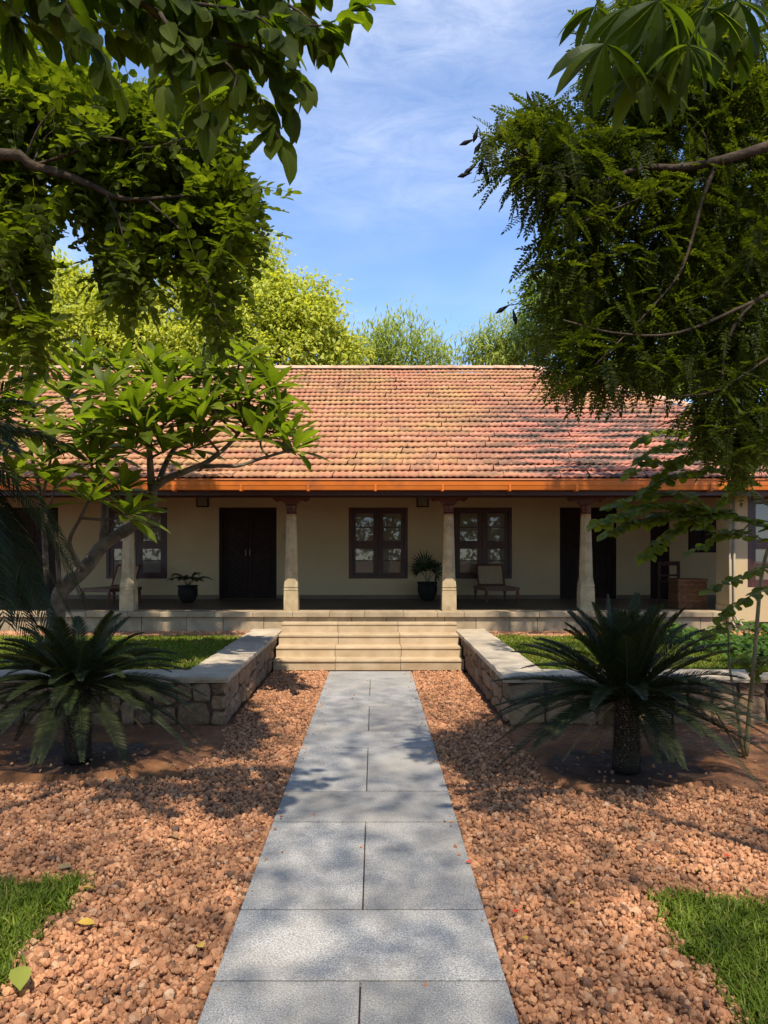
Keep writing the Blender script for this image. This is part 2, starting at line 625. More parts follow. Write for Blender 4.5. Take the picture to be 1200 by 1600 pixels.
MAT['cement'] = mat_simple("vent_cement", (0.16, 0.14, 0.10), (0.22, 0.19, 0.14), 9, 0.8, 0.2, None)
MAT['mortar'] = mat_simple("wall_mortar", (0.07, 0.05, 0.034), (0.12, 0.085, 0.058), 14, 0.95, 0.1, (50, 0.6, 0.01))
k = NT("rubble_stone")
f, h = k.noise(9, 6, 0.65)
g, _ = k.noise(30, 5, 0.6, 0.5, 0.72)
base = k.ramp(k.rnd(), [(0.0, (0.13, 0.075, 0.04)), (0.35, (0.23, 0.14, 0.075)), (0.7, (0.31, 0.19, 0.095)), (1.0, (0.26, 0.185, 0.12))])
col = k.mix(k.math('MULTIPLY', f, 0.5), base, (0.13, 0.09, 0.06))
col = k.mix(k.math('MULTIPLY', g, 0.45), col, (0.38, 0.29, 0.19))
k.principled(col, 0.85, 0.2, k.bump(h, 0.7, 0.03))
MAT['rubble'] = k.m
MAT['cap'] = mat_simple("wall_cap_granite", (0.31, 0.245, 0.165), (0.48, 0.39, 0.275), 3.5, 0.75, 0.25, (25, 0.6, 0.02), (0.22, 0.19, 0.15), 1.4, 0.10, lo=.3, hi=.7)
k = NT("window_pane")
f, h = k.noise(0.9, 3, 0.5, 0.3, 0.7)
wv = k.n("ShaderNodeTexWave", wave_type='BANDS', bands_direction='Z'); wv.inputs['Scale'].default_value = 6.5; wv.inputs['Distortion'].default_value = 1.5
k.l(k.geo.outputs['Position'], wv.inputs['Vector'])
col = k.mix(k.math('MULTIPLY', wv.outputs['Fac'], 0.3), (0.155, 0.122, 0.078), (0.105, 0.083, 0.052))
p = k.principled(col, 0.5, 0.3)
p.inputs['Coat Weight'].default_value = 1.0; p.inputs['Coat Roughness'].default_value = 0.02
MAT['pane'] = k.m

# roof tiles
k = NT("clay_roof_tile")
r = k.rnd()
base = k.ramp(r, [(0.0, (0.37, 0.145, 0.082)), (0.15, (0.42, 0.17, 0.095)), (0.7, (0.455, 0.195, 0.11)), (1.0, (0.46, 0.22, 0.125))])
sep = k.n("ShaderNodeSeparateXYZ"); k.l(k.geo.outputs['Position'], sep.inputs[0])
right = k.n("ShaderNodeMapRange"); right.inputs['From Min'].default_value = 1.2; right.inputs['From Max'].default_value = 2.8
k.l(sep.outputs['X'], right.inputs['Value'])
upper = k.n("ShaderNodeMapRange"); upper.inputs['From Min'].default_value = 15.2; upper.inputs['From Max'].default_value = 13.8
k.l(sep.outputs['Y'], upper.inputs['Value'])
region = k.math('MULTIPLY', right.outputs[0], upper.outputs[0])
col = k.mix(k.math('MULTIPLY', region, 0.75), base, (0.47, 0.165, 0.125))                    # pinker tone towards the lower right
ye, _ = k.noise(1.1, 4, 0.6, 0.42, 0.66, stretch=(0.8, 1.6, 1.6))
ye = k.math('MULTIPLY', ye, k.math('SUBTRACT', 1.0, k.math('MULTIPLY', region, 0.8)))
col = k.mix(k.math('MULTIPLY', ye, 0.75), col, (0.45, 0.27, 0.10))
ol, _ = k.noise(16, 5, 0.7, 0.5, 0.68)
col = k.mix(k.math('MULTIPLY', ol, 0.78), col, (0.25, 0.165, 0.085))
d1, _ = k.noise(1.5, 3, 0.55, 0.46, 0.53, stretch=(0.85, 3.4, 3.4))
d2, _ = k.noise(14, 4, 0.7, 0.28, 0.50)
dk = k.math('MULTIPLY', k.math('MULTIPLY', d1, d2), k.math('ADD', k.math('MULTIPLY', region, 0.9), 0.2))
rr = k.math('GREATER_THAN', k.math('FRACT', k.math('MULTIPLY', r, 7.31)), 0.9)
sk, _ = k.noise(1.0, 4, 0.6, 0.52, 0.72, stretch=(9.0, .55, .55))
dk = k.math('MAXIMUM', dk, k.math('MULTIPLY', rr, k.math('MULTIPLY', d2, 0.4)))
dk = k.math('MAXIMUM', dk, k.math('MULTIPLY', sk, 0.38))
col = k.mix(dk, col, (0.085, 0.065, 0.05))
_, h = k.noise(45, 4)
k.principled(col, 0.85, 0.2, k.bump(h, 0.4, 0.01))
MAT['tile'] = k.m
MAT['ridgetile'] = mat_simple("ridge_mortar_tile", (0.44, 0.24, 0.15), (0.52, 0.34, 0.22), 4, 0.85, 0.2, (40, 0.4, 0.01), (0.26, 0.17, 0.11), 3.0, 0.2)
MAT['deck'] = mat_simple("roof_underside", (0.05, 0.025, 0.015), (0.08, 0.04, 0.025), 4, 0.7, 0.2, None)

# plants
MAT['bark'] = mat_simple("brown_bark", (0.045, 0.031, 0.02), (0.095, 0.067, 0.043), 12, 0.9, 0.15, (30, 0.7, 0.02))
MAT['greybark'] = mat_simple("grey_plumeria_bark", (0.085, 0.062, 0.04), (0.19, 0.145, 0.095), 9, 0.85, 0.2, (22, 0.8, 0.03))
MAT['stem'] = mat_simple("green_brown_stem", (0.16, 0.12, 0.05), (0.22, 0.17, 0.08), 9, 0.7, 0.2, None)
MAT['leafA'] = mat_leaf("broad_leaf", [(0, (0.042, 0.06, 0.007)), (0.6, (0.064, 0.09, 0.009)), (1, (0.10, 0.13, 0.014))], 0.6, 0.6, 0.12, (2.1, 2.2, 0.4), vein=.25)
MAT['leafB'] = mat_leaf("pinnate_leaf", [(0, (0.055, 0.075, 0.008)), (0.6, (0.095, 0.12, 0.012)), (1, (0.14, 0.17, 0.016))], 0.56, 0.55, 0.2, (2.0, 2.0, 0.5))
MAT['leafC'] = mat_leaf("feathery_leaf", [(0, (0.032, 0.045, 0.007)), (0.6, (0.055, 0.072, 0.010)), (1, (0.095, 0.11, 0.014))], 0.52, 0.55, 0.15, (1.9, 1.9, 0.45))
MAT['leafD'] = mat_leaf("palmate_leaf", [(0, (0.055, 0.08, 0.01)), (1, (0.10, 0.135, 0.016))], 0.58, 0.5, 0.2, (2.0, 2.0, 0.5))
MAT['plumeria'] = mat_leaf("plumeria_leaf", [(0, (0.09, 0.12, 0.010)), (0.6, (0.14, 0.18, 0.014)), (1, (0.20, 0.24, 0.024))], 0.52, 0.5, 0.22, vein=.15)
MAT['roundleaf'] = mat_leaf("round_leaf", [(0, (0.09, 0.12, 0.012)), (0.6, (0.14, 0.175, 0.016)), (1, (0.19, 0.225, 0.024))], 0.55, 0.55, 0.2, vein=.3)
MAT['cycad'] = mat_leaf("cycad_frond", [(0, (0.016, 0.022, 0.007)), (0.7, (0.028, 0.036, 0.010)), (1, (0.05, 0.056, 0.016))], 0.12, 0.5, 0.2)
MAT['palm'] = mat_leaf("palm_frond", [(0, (0.012, 0.02, 0.006)), (0.7, (0.02, 0.031, 0.008)), (1, (0.035, 0.048, 0.012))], 0.25, 0.5, 0.2)
MAT['potpalm'] = mat_leaf("potted_palm_leaf", [(0, (0.012, 0.022, 0.008)), (1, (0.03, 0.05, 0.015))], 0.15, 0.5, 0.2)
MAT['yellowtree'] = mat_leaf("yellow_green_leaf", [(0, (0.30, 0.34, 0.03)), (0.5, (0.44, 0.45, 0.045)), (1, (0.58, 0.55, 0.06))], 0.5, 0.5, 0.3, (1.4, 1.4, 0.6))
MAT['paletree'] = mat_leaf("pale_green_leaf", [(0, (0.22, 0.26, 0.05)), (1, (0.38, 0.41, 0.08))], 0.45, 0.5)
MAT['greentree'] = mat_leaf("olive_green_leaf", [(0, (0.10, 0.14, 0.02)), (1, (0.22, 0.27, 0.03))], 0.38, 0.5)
MAT['grass'] = mat_leaf("lawn_grass", [(0, (0.08, 0.115, 0.009)), (0.6, (0.135, 0.185, 0.013)), (0.9, (0.20, 0.25, 0.024)), (1, (0.34, 0.27, 0.09))], 0.32, 0.55)
MAT['cover'] = mat_leaf("ground_cover_leaf", [(0, (0.04, 0.08, 0.012)), (1, (0.10, 0.17, 0.025))], 0.35, 0.45)
MAT['drytan'] = mat_leaf("dry_leaf", [(0, (0.20, 0.13, 0.06)), (1, (0.36, 0.26, 0.13))], 0.15, 0.7, 0.2, (1.1, 1.0, 0.8))
MAT['yellowleaf'] = mat_leaf("fallen_yellow_leaf", [(0, (0.52, 0.30, 0.03)), (1, (0.62, 0.42, 0.09))], 0.2, 0.5, 0.3, (1.1, 1.0, 0.6))
MAT['redpetal'] = mat_simple("red_petal", (0.5, 0.03, 0.015), (0.6, 0.05, 0.02), 20, 0.6, 0.2, None)
MAT['litter'] = mat_simple("leaf_litter", (0.12, 0.07, 0.035), (0.3, 0.2, 0.11), 20, 0.85, 0.2, None, rv=0.4)
MAT['pod'] = mat_simple("dark_seed_pod", (0.012, 0.009, 0.007), (0.02, 0.014, 0.01), 20, 0.6, 0.2, None)
MAT['cycadtrunk'] = mat_simple("cycad_trunk", (0.022, 0.016, 0.011), (0.05, 0.037, 0.025), 30, 0.9, 0.15, (60, 0.8, 0.02))
MAT['scale'] = mat_simple("cycad_scale", (0.05, 0.037, 0.022), (0.20, 0.15, 0.09), 40, 0.9, 0.15, None, rv=0.4)

# ------------------------------------------------------------------ ground, path, gravel, soil
PATH_X0, PATH_X1 = -0.655, 0.537
STEP_X0, STEP_X1 = -1.49, 1.32
GZ = -0.035
mb = MB(); mb.add([(-300, -100, GZ - 0.02), (300, -100, GZ - 0.02), (300, 500, GZ - 0.02), (-300, 500, GZ - 0.02)], [(0, 1, 2, 3)])
structure(mb.build("ground", MAT['soil'], fix=False))

path = structure(MB().box(PATH_X0 + .01, PATH_X1 - .01, 1.0, 10.72, GZ - .015, -0.030).build("garden_path", MAT['deck']))
rows = [(0.74, 1.91, 2), (1.83, 2.42, 1), (2.42, 3.0, 2)]
rows = [(1.24, 1.84, 1), (1.84, 3.0, 2), (3.0, 3.6, 1), (3.6, 4.76, 2), (4.76, 5.37, 1), (5.37, 6.55, 2), (6.55, 7.16, 1), (7.16, 8.31, 2), (8.31, 8.94, 1), (8.94, 10.1, 2), (10.1, 10.72, 1)]
g = 0.0035
for y0, y1, n in rows:
    xs = [PATH_X0, PATH_X1] if n == 1 else [PATH_X0, -0.057, PATH_X1]
    for i in range(n):
        dz = random.uniform(-0.0015, 0.0015)
        MB().box(xs[i] + (g if i else 0), xs[i + 1] - (g if i < n - 1 else 0), y0 + 0.008 + random.uniform(-.0015, .0015), y1 - 0.008, -0.04, dz, 0.002).build("slab", MAT['granite'], path)


def in_soil(x, y):
    wob = 0.10 * np.sin(x * 3.1 + 1) + 0.07 * np.sin(y * 4.7)
    l = (x < -1.42 + 0.06 * np.sin(y * 5) - np.maximum(0, 6.1 - y) * 0.25) & (y > 5.62 + wob * 0.7) & (y < 7.6)
    r = (x > 1.32 + 0.06 * np.sin(y * 5 + 2) + np.maximum(0, 5.8 - y) * 0.5) & (y > 5.42 + wob * 0.7) & (y < 7.6)
    return l | r


def in_grass(x, y):
    w = 0.03 * np.sin(y * 9) + 0.02 * np.sin(y * 23)
    l = (x < -1.55 + w) & (y < 3.93 + 0.05 * np.sin(x * 11))
    r = (x > 1.40 + w) & (y < 3.72 + 0.05 * np.sin(x * 9))
    return l | r


# soil beds with a watering basin round each cycad
CYR = Vector((2.05, 5.98, 0)); CYL = Vector((-2.52, 6.25, 0))
def soil_bed(x0, x1, c, nm):
    nx, ny = 90, 60
    X, Y = np.meshgrid(np.linspace(x0, x1, nx), np.linspace(5.15, 7.55, ny))
    d = np.hypot((X - c.x) * 0.8, Y - c.y)
    Z = -0.012 + 0.012 * np.sin(X * 5.1) * np.sin(Y * 4.3) + RNG.normal(0, 0.003, X.shape)
    Z += 0.045 * np.exp(-((d - 0.62) / 0.13) ** 2) - 0.03 * np.exp(-(d / 0.45) ** 4)
    Z -= 0.05 * (~in_soil(X, Y))
    V = np.stack([X, Y, Z], -1).reshape(-1, 3)
    I = np.arange(nx * ny).reshape(ny, nx)
    F = np.stack([I[:-1, :-1], I[:-1, 1:], I[1:, 1:], I[1:, :-1]], -1).reshape(-1, 4)
    me = np_mesh(nm, V, F, True)
    o = structure(link_mesh(nm, me, MAT['soil']))
    me.materials.append(MAT['wet'])
    cd = V[F].mean(1)
    dd = np.hypot((cd[:, 0] - c.x) * 0.8, cd[:, 1] - c.y) + 0.06 * np.sin(cd[:, 0] * 17) * np.sin(cd[:, 1] * 13)
    me.polygons.foreach_set("material_index", (dd < 0.5).astype(np.int32))
    return o
soil_bed(1.2, 5.2, CYR, "soil_bed")
soil_bed(-5.6, -1.3, CYL, "soil_bed")

# gravel: points now, stones by geometry nodes
def scatter_nodes(o, mat, kind):
    ng = bpy.data.node_groups.new(o.name + "_nodes", 'GeometryNodeTree')
    ng.interface.new_socket("Geometry", in_out='INPUT', socket_type='NodeSocketGeometry')
    ng.interface.new_socket("Geometry", in_out='OUTPUT', socket_type='NodeSocketGeometry')
    N = ng.nodes.new; K = ng.links.new
    gi = N('NodeGroupInput'); go = N('NodeGroupOutput')
    g2 = N('GeometryNodeGeometryToInstance')
    for q in range(4):
        ico = N('GeometryNodeMeshIcoSphere'); ico.inputs['Subdivisions'].default_value = 2; ico.inputs['Radius'].default_value = 1.0
        nz = N('ShaderNodeTexNoise'); nz.noise_dimensions = '4D'; nz.inputs['W'].default_value = 3.7 * q + 1; nz.inputs['Scale'].default_value = 1.1; nz.inputs['Detail'].default_value = 1.0
        sub = N('ShaderNodeVectorMath'); sub.operation = 'SUBTRACT'; sub.inputs[1].default_value = (0.5, 0.5, 0.5)
        sc = N('ShaderNodeVectorMath'); sc.operation = 'SCALE'; sc.inputs['Scale'].default_value = 1.25
        sp = N('GeometryNodeSetPosition')
        K(nz.outputs['Color'], sub.inputs[0]); K(sub.outputs[0], sc.inputs[0]); K(sc.outputs[0], sp.inputs['Offset'])
        K(ico.outputs['Mesh'], sp.inputs['Geometry'])
        sm = N('GeometryNodeSetMaterial'); sm.inputs['Material'].default_value = mat
        K(sp.outputs[0], sm.inputs['Geometry'])
        K(sm.outputs[0], g2.inputs[0])
    iop = N('GeometryNodeInstanceOnPoints'); iop.inputs['Pick Instance'].default_value = True
    ra = N('GeometryNodeInputNamedAttribute'); ra.data_type = 'FLOAT_VECTOR'; ra.inputs['Name'].default_value = "rot"
    sa = N('GeometryNodeInputNamedAttribute'); sa.data_type = 'FLOAT_VECTOR'; sa.inputs['Name'].default_value = "siz"
    ia = N('GeometryNodeInputNamedAttribute'); ia.data_type = 'INT'; ia.inputs['Name'].default_value = "pick"
    K(gi.outputs[0], iop.inputs['Points']); K(g2.outputs[0], iop.inputs['Instance'])
    K(ra.outputs[0], iop.inputs['Rotation']); K(sa.outputs[0], iop.inputs['Scale']); K(ia.outputs[0], iop.inputs['Instance Index'])
    K(iop.outputs[0], go.inputs[0])
    md = o.modifiers.new("scatter", 'NODES'); md.node_group = ng


def gravel(name, P, S, label):
    me = bpy.data.meshes.new(name)
    me.vertices.add(len(P)); me.vertices.foreach_set("co", P.astype(np.float32).ravel())
    a = me.attributes.new("rot", 'FLOAT_VECTOR', 'POINT'); a.data.foreach_set("vector", RNG.uniform(0, 6.28, (len(P), 3)).astype(np.float32).ravel())
    sz = S[:, None] * RNG.uniform(0.72, 1.25, (len(P), 3)) * (1, 1, .8)
    a = me.attributes.new("siz", 'FLOAT_VECTOR', 'POINT'); a.data.foreach_set("vector", sz.astype(np.float32).ravel())
    a = me.attributes.new("pick", 'INT', 'POINT'); a.data.foreach_set("value", RNG.integers(0, 4, len(P)).astype(np.int32))
    o = link_mesh(name, me, MAT['gravel'])
    scatter_nodes(o, MAT['gravel'], name)
    stuff(o); tag(o, label, "gravel")
    return o


def jitter_grid(x0, x1, y0, y1, s):
    X, Y = np.meshgrid(np.arange(x0, x1, s), np.arange(y0, y1, s))
    X = X + (np.arange(X.shape[0]) % 2)[:, None] * s / 2
    return (X + RNG.uniform(-.42, .42, X.shape) * s).ravel(), (Y + RNG.uniform(-.42, .42, X.shape) * s).ravel()

PP = []; SS = []
for (ya, yb, s) in ((2.1, 4.6, 0.0255), (4.6, 7.0, 0.026), (7.0, 10.82, 0.028)):
    for layer in (0, 1):
        x, y = jitter_grid(-4.8, 4.8, ya, yb, s)
        keep = (x < PATH_X0 - 0.012) | (x > PATH_X1 + 0.012)
        keep &= ~in_soil(x, y) & ~in_grass(x, y)
        keep &= (y < 7.42) | ((x > STEP_X0 + 0.02) & (x < STEP_X1 - 0.02))
        keep &= (np.abs(x) < 0.56 * y + 1.0)
        if layer == 0:
            z = np.full(x.shape, GZ + 0.004)
        else:
            keep &= RNG.random(x.shape) < 0.62
            z = RNG.uniform(GZ + 0.014, GZ + 0.028, x.shape)
        edge = np.minimum(np.abs(x - PATH_X0), np.abs(x - PATH_X1))
        z = np.where(edge < 0.06, np.minimum(z, GZ + 0.012), z)
        sz = RNG.lognormal(math.log(0.0128), 0.34, x.shape).clip(0.006, 0.027)
        PP.append(np.stack([x, y, z], -1)[keep]); SS.append(sz[keep])
# stray stones on the soil
x = RNG.uniform(-4.2, 4.2, 500); y = RNG.uniform(5.3, 7.3, 500)
k_ = in_soil(x, y) & (RNG.random(500) < np.exp(-(y - 5.5) * 1.6))
PP.append(np.stack([x, y, np.full(500, 0.0)], -1)[k_]); SS.append(RNG.uniform(0.008, 0.017, 500)[k_])
x = np.concatenate([PATH_X0 + np.abs(RNG.normal(0, .05, 40)), PATH_X1 - np.abs(RNG.normal(0, .05, 40)), RNG.uniform(PATH_X0, PATH_X1, 14)]); y = RNG.uniform(2.4, 10.6, len(x))
PP.append(np.stack([x, y, np.full(len(x), .004)], -1)); SS.append(RNG.uniform(.004, .012, len(x)))
gravel("gravel", np.concatenate(PP), np.concatenate(SS), "reddish brown laterite gravel on both sides of the grey path")
mb = MB()
mb.add([(-6, 1.5, GZ - .004), (6, 1.5, GZ - .004), (6, 5.5, GZ - .004), (-6, 5.5, GZ - .004)], [(0, 1, 2, 3)])
mb.add([(-1.45, 5.5, GZ - .004), (1.4, 5.5, GZ - .004), (1.4, 10.9, GZ - .004), (-1.45, 10.9, GZ - .004)], [(0, 1, 2, 3)])
structure(mb.build("gravel_bed_ground", mat_simple("gravel_dust", (0.17, 0.075, 0.045), (0.24, 0.11, 0.065), 20, 0.95, 0.1, None), fix=False))

# grass
def grass(name, region, n_per, hgt, label, z=0.0, wid=0.004):
    x0, x1, y0, y1, test = region
    n = int((x1 - x0) * (y1 - y0) * n_per)
    x = RNG.uniform(x0, x1, n); y = RNG.uniform(y0, y1, n)
    k_ = test(x + RNG.normal(0, .035, n), y + RNG.normal(0, .035, n)) & (np.sin(x * 7 + 2 * np.sin(y * 5)) * np.sin(y * 6.3) + RNG.normal(0, .5, n) > -1.1); x = x[k_]; y = y[k_]; n = len(x)
    h = hgt * RNG.uniform(0.45, 1.15, n)
    a = RNG.uniform(0, 6.283, n); lean = RNG.uniform(0.1, 1.0, n)
    d = np.stack([np.cos(a) * lean, np.sin(a) * lean, np.ones(n)], -1); d = unit(d)
    s = np.stack([-np.sin(a), np.cos(a), np.zeros(n)], -1) * (wid * RNG.uniform(.7, 1.3, n))[:, None]
    b = np.stack([x, y, np.full(n, z)], -1)
    m = b + d * (h * 0.55)[:, None]
    d2 = d.copy(); d2[:, :2] *= 1.9; d2[:, 2] *= 0.55
    t = m + d2 * (h * 0.5)[:, None]
    V = np.stack([b - s, b + s, m + s * .8, m - s * .8, t + s * .12, t - s * .12], 1).reshape(-1, 3)
    i = np.arange(n) * 6
    F = np.concatenate([np.stack([i, i + 1, i + 2, i + 3], -1), np.stack([i + 3, i + 2, i + 4, i + 5], -1)])
    o = stuff(link_mesh(name, np_mesh(name, V, F), MAT['grass']))
    return tag(o, label, "grass")

grass("grass", (-2.9, -1.4, 2.2, 4.0, in_grass), 13000, 0.085, "green grass patch at the edge of the gravel in the lower left corner", GZ)
grass("grass", (1.3, 2.9, 2.2, 3.85, in_grass), 13000, 0.085, "green grass patch at the edge of the gravel in the lower right corner", GZ)

# ------------------------------------------------------------------ house
PZ, PY, WY = 0.76, 12.0, 15.2            # plinth top, plinth front, veranda wall
EY, EZ, PITCH = 11.5, 2.88, 0.55         # eave
RY = 17.04; RZ = EZ + (RY - EY) * PITCH  # ridge
HX = 3.75                                # ridge end, hip to the right
house = thing("house", "low veranda house with red clay tile roof, stone columns and cream walls", "house", (0, 12, 0))


def openings_wall(mb, x0, x1, z0, z1, y, th, holes):
    xs = sorted({x0, x1, *[h[0] for h in holes], *[h[1] for h in holes]})
    zs = sorted({z0, z1, *[h[2] for h in holes], *[h[3] for h in holes]})
    for i in range(len(xs) - 1):
        for j in range(len(zs) - 1):
            cx, cz = (xs[i] + xs[i + 1]) / 2, (zs[j] + zs[j + 1]) / 2
            if any(h[0] < cx < h[1] and h[2] < cz < h[3] for h in holes): continue
            mb.add([(xs[i], y, zs[j]), (xs[i + 1], y, zs[j]), (xs[i + 1], y, zs[j + 1]), (xs[i], y, zs[j + 1])], [(0, 1, 2, 3)])
    for a, b, c, d in holes:
        mb.add([(a, y, c), (a, y + th, c), (a, y + th, d), (a, y, d)], [(0, 1, 2, 3)])
        mb.add([(b, y, c), (b, y, d), (b, y + th, d), (b, y + th, c)], [(0, 1, 2, 3)])
        mb.add([(a, y, d), (a, y + th, d), (b, y + th, d), (b, y, d)], [(0, 1, 2, 3)])
        mb.add([(a, y, c), (b, y, c), (b, y + th, c), (a, y + th, c)], [(0, 1, 2, 3)])

WT = 2.65
doors = [(-7.75, -6.53), (-3.21, -2.02), (3.83, 5.0)]
wins = [(-5.54, -4.28, 1.18), (-0.53, 0.69, 1.18), (1.63, 2.84, 1.18)]
holes = [(a, b, PZ, WT) for a, b in doors] + [(a, b, c, WT) for a, b, c in wins] + [(5.70, 6.10, PZ, 2.55), (6.48, 7.1, 1.72, 2.6)]
mb = MB(); openings_wall(mb, -10.5, 9.2, PZ, 3.6, WY, 0.16, holes)
mb.add([(-10.5, WY + .162, PZ), (9.2, WY + .162, PZ), (9.2, WY + .162, 3.6), (-10.5, WY + .162, 3.6)], [(0, 1, 2, 3)])
mb.build("wall", MAT['plaster'], house, fix=False)
# skirting between the doors
edges = [-10.5] + [v for a, b in doors for v in (a, b)] + [5.70, 6.10, 9.0]
edges = sorted(edges)
mb = MB()
for i in range(0, len(edges) - 1, 2):
    mb.box(edges[i] + .005, edges[i + 1] - .005, WY - 0.014, WY - 0.001, PZ, PZ + 0.085)
mb.build("skirting", MAT['floor'], house)
MB().box(-10.5, 9.2, PY + 0.32, WY + 0.1, 0.3, PZ - 0.004).build("veranda_floor", MAT['floor'], house)

# plinth: kerb stones on top, riser blocks below
x = -9.6
while x < 5.72:
    w = random.uniform(0.42, 0.68)
    x2 = min(x + w, 5.74)
    MB().box(x + .002, x2 - .002, PY - 0.045, PY + 0.34, PZ - 0.085, PZ + random.uniform(-.002, .002), 0.006).build("plinth_kerb_stone", MAT['plinthstone'], house)
    x = x2
MB().box(-9.6, 9.2, PY + 0.06, PY + 0.4, 0.0, PZ - 0.09).build("plinth_core", MAT['mortar'], house)
x = -9.6
while x < 5.7:
    w = random.uniform(0.45, 0.75)
    x2 = x + w
    if x2 > 5.6: x2 = 5.74
    MB().box(x + .003, x2 - .003, PY + 0.0 + random.uniform(0, .004), PY + 0.3, 0.30, PZ - 0.088, 0.006).build("plinth_block", MAT['plinthstone'], house)
    x = x2
# low wall below the room to the right
MB().box(5.75, 9.2, PY - 0.02, PY + 0.3, 0.30, 0.60).build("room_footing", MAT['mortar'], house)

# steps
steps = MB().box(STEP_X0 + .03, STEP_X1 - .03, 10.9, PY - 0.002, -0.05, 0.11).build("steps", MAT['mortar'], house)
for i in range(4):
    y0 = 10.82 + 0.31 * i; z1 = 0.15 + 0.15 * i
    j1 = STEP_X0 + (STEP_X1 - STEP_X0) * 0.325 + random.uniform(-.02, .02)
    j2 = STEP_X0 + (STEP_X1 - STEP_X0) * 0.668 + random.uniform(-.02, .02)
    xs = [STEP_X0, j1, j2, STEP_X1]
    for a, b in zip(xs[:-1], xs[1:]):
        m = MB()
        m.box(a + .002, b - .002, y0 - 0.009 + random.uniform(-.003, .003), y0 + 0.335, z1 - 0.034, z1 + random.uniform(-.002, .002), 0.005)
        m.box(a + .003, b - .003, y0 + 0.004, y0 + 0.32, z1 - 0.155, z1 - 0.0345, 0.003)
        m.build("step_stone", MAT['sandstone'], steps)

# columns
def column(cx):
    cy = PY + 0.24
    c = MB()
    h = 0.1175
    # square base with carved grooves
    for (r0, r1, za, zb) in ((h, h * .985, 0.0, 0.33), (h * .93, h * .93, 0.33, 0.345), (h * .985, h * .97, 0.345, 0.38), (h * .9, h * .9, 0.38, 0.395), (h * .97, h * .95, 0.395, 0.43)):
        v = []
        for z, r in ((PZ + za, r0), (PZ + zb, r1)):
            v += [(cx - r, cy - r, z), (cx + r, cy - r, z), (cx + r, cy + r, z), (cx - r, cy + r, z)]
        c.add(v, [(0, 1, 5, 4), (1, 2, 6, 5), (2, 3, 7, 6), (3, 0, 4, 7), (4, 5, 6, 7), (3, 2, 1, 0)])
    o = c.build("column", MAT['columnstone'], house)
    # octagonal tapered shaft growing out of the corners
    s = MB()
    r = h * .95
    def ring(z, r, ch):
        q = [(r, -r + ch), (r, r - ch), (r - ch, r), (-r + ch, r), (-r, r - ch), (-r, -r + ch), (-r + ch, -r), (r - ch, -r)]
        return [(cx + a, cy + b, z) for a, b in q]
    levels = [(0.43, r, 0.004), (0.56, r * .93, r * .54), (0.9, r * .86, r * .50), (1.3, r * .765, r * .45), (1.56, r * .70, r * .41)]
    v = []
    for z, rr, ch in levels: v += ring(PZ + z, rr, ch)
    f = [(i * 8 + q, i * 8 + (q + 1) % 8, (i + 1) * 8 + (q + 1) % 8, (i + 1) * 8 + q) for i in range(len(levels) - 1) for q in range(8)]
    f.append(tuple(range(32, 40)))
    s.add(v, f)
    s.build("shaft", MAT['columnstone'], o)
    MB().lathe((cx, cy, PZ + 1.56), [(0.079, 0), (0.081, 0.004), (0.081, 0.036), (0.077, 0.04)], 16).build("collar", MAT['brass'], o)
    k0 = PZ + 1.60
    MB().lathe((cx, cy, k0), [(0.070, 0), (0.086, 0.008), (0.09, 0.02), (0.078, 0.032), (0.072, 0.045), (0.088, 0.058), (0.09, 0.07), (0.076, 0.085), (0.086, 0.10), (0.096, 0.125), (0.085, 0.145), (0.09, 0.16)], 20).build("capital", MAT['redwood'], o, smooth=True)
    # carved bracket, both ways along the beam
    pr = [(0.085, 0.145), (0.10, 0.16), (0.098, 0.175), (0.125, 0.185), (0.14, 0.20), (0.135, 0.215), (0.165, 0.222), (0.20, 0.226), (0.215, 0.218), (0.23, 0.205), (0.25, 0.20), (0.268, 0.212), (0.262, 0.23), (0.285, 0.232), (0.305, 0.245), (0.31, 0.275), (0.31, 0.30)]
    poly = [(cx + a, k0 + b) for a, b in pr] + [(cx - a, k0 + b) for a, b in reversed(pr)]
    MB().prism(poly, 'y', cy - 0.05, cy + 0.05).build("bracket", MAT['redwood'], o)
    for s_ in (-1, 1):
        MB().lathe((cx + s_ * 0.245, cy - 0.064, k0 + 0.222), [(0.004, -0.018), (0.016, -0.01), (0.02, 0), (0.016, 0.01), (0.004, 0.018)], 10).build("bracket_boss", MAT['redwood'], o, smooth=True)
for px_ in (198, 454.5, 702, 918):
    column((px_ - VPX) * (PY + 0.14) / FPX)
column((-60 - VPX) * (PY + 0.14) / FPX)
BZ = PZ + 1.90
MB().box(-9.6, 6.0, PY + 0.16, PY + 0.32, BZ, BZ + 0.17, 0.01).build("beam", MAT['redwood'], house)

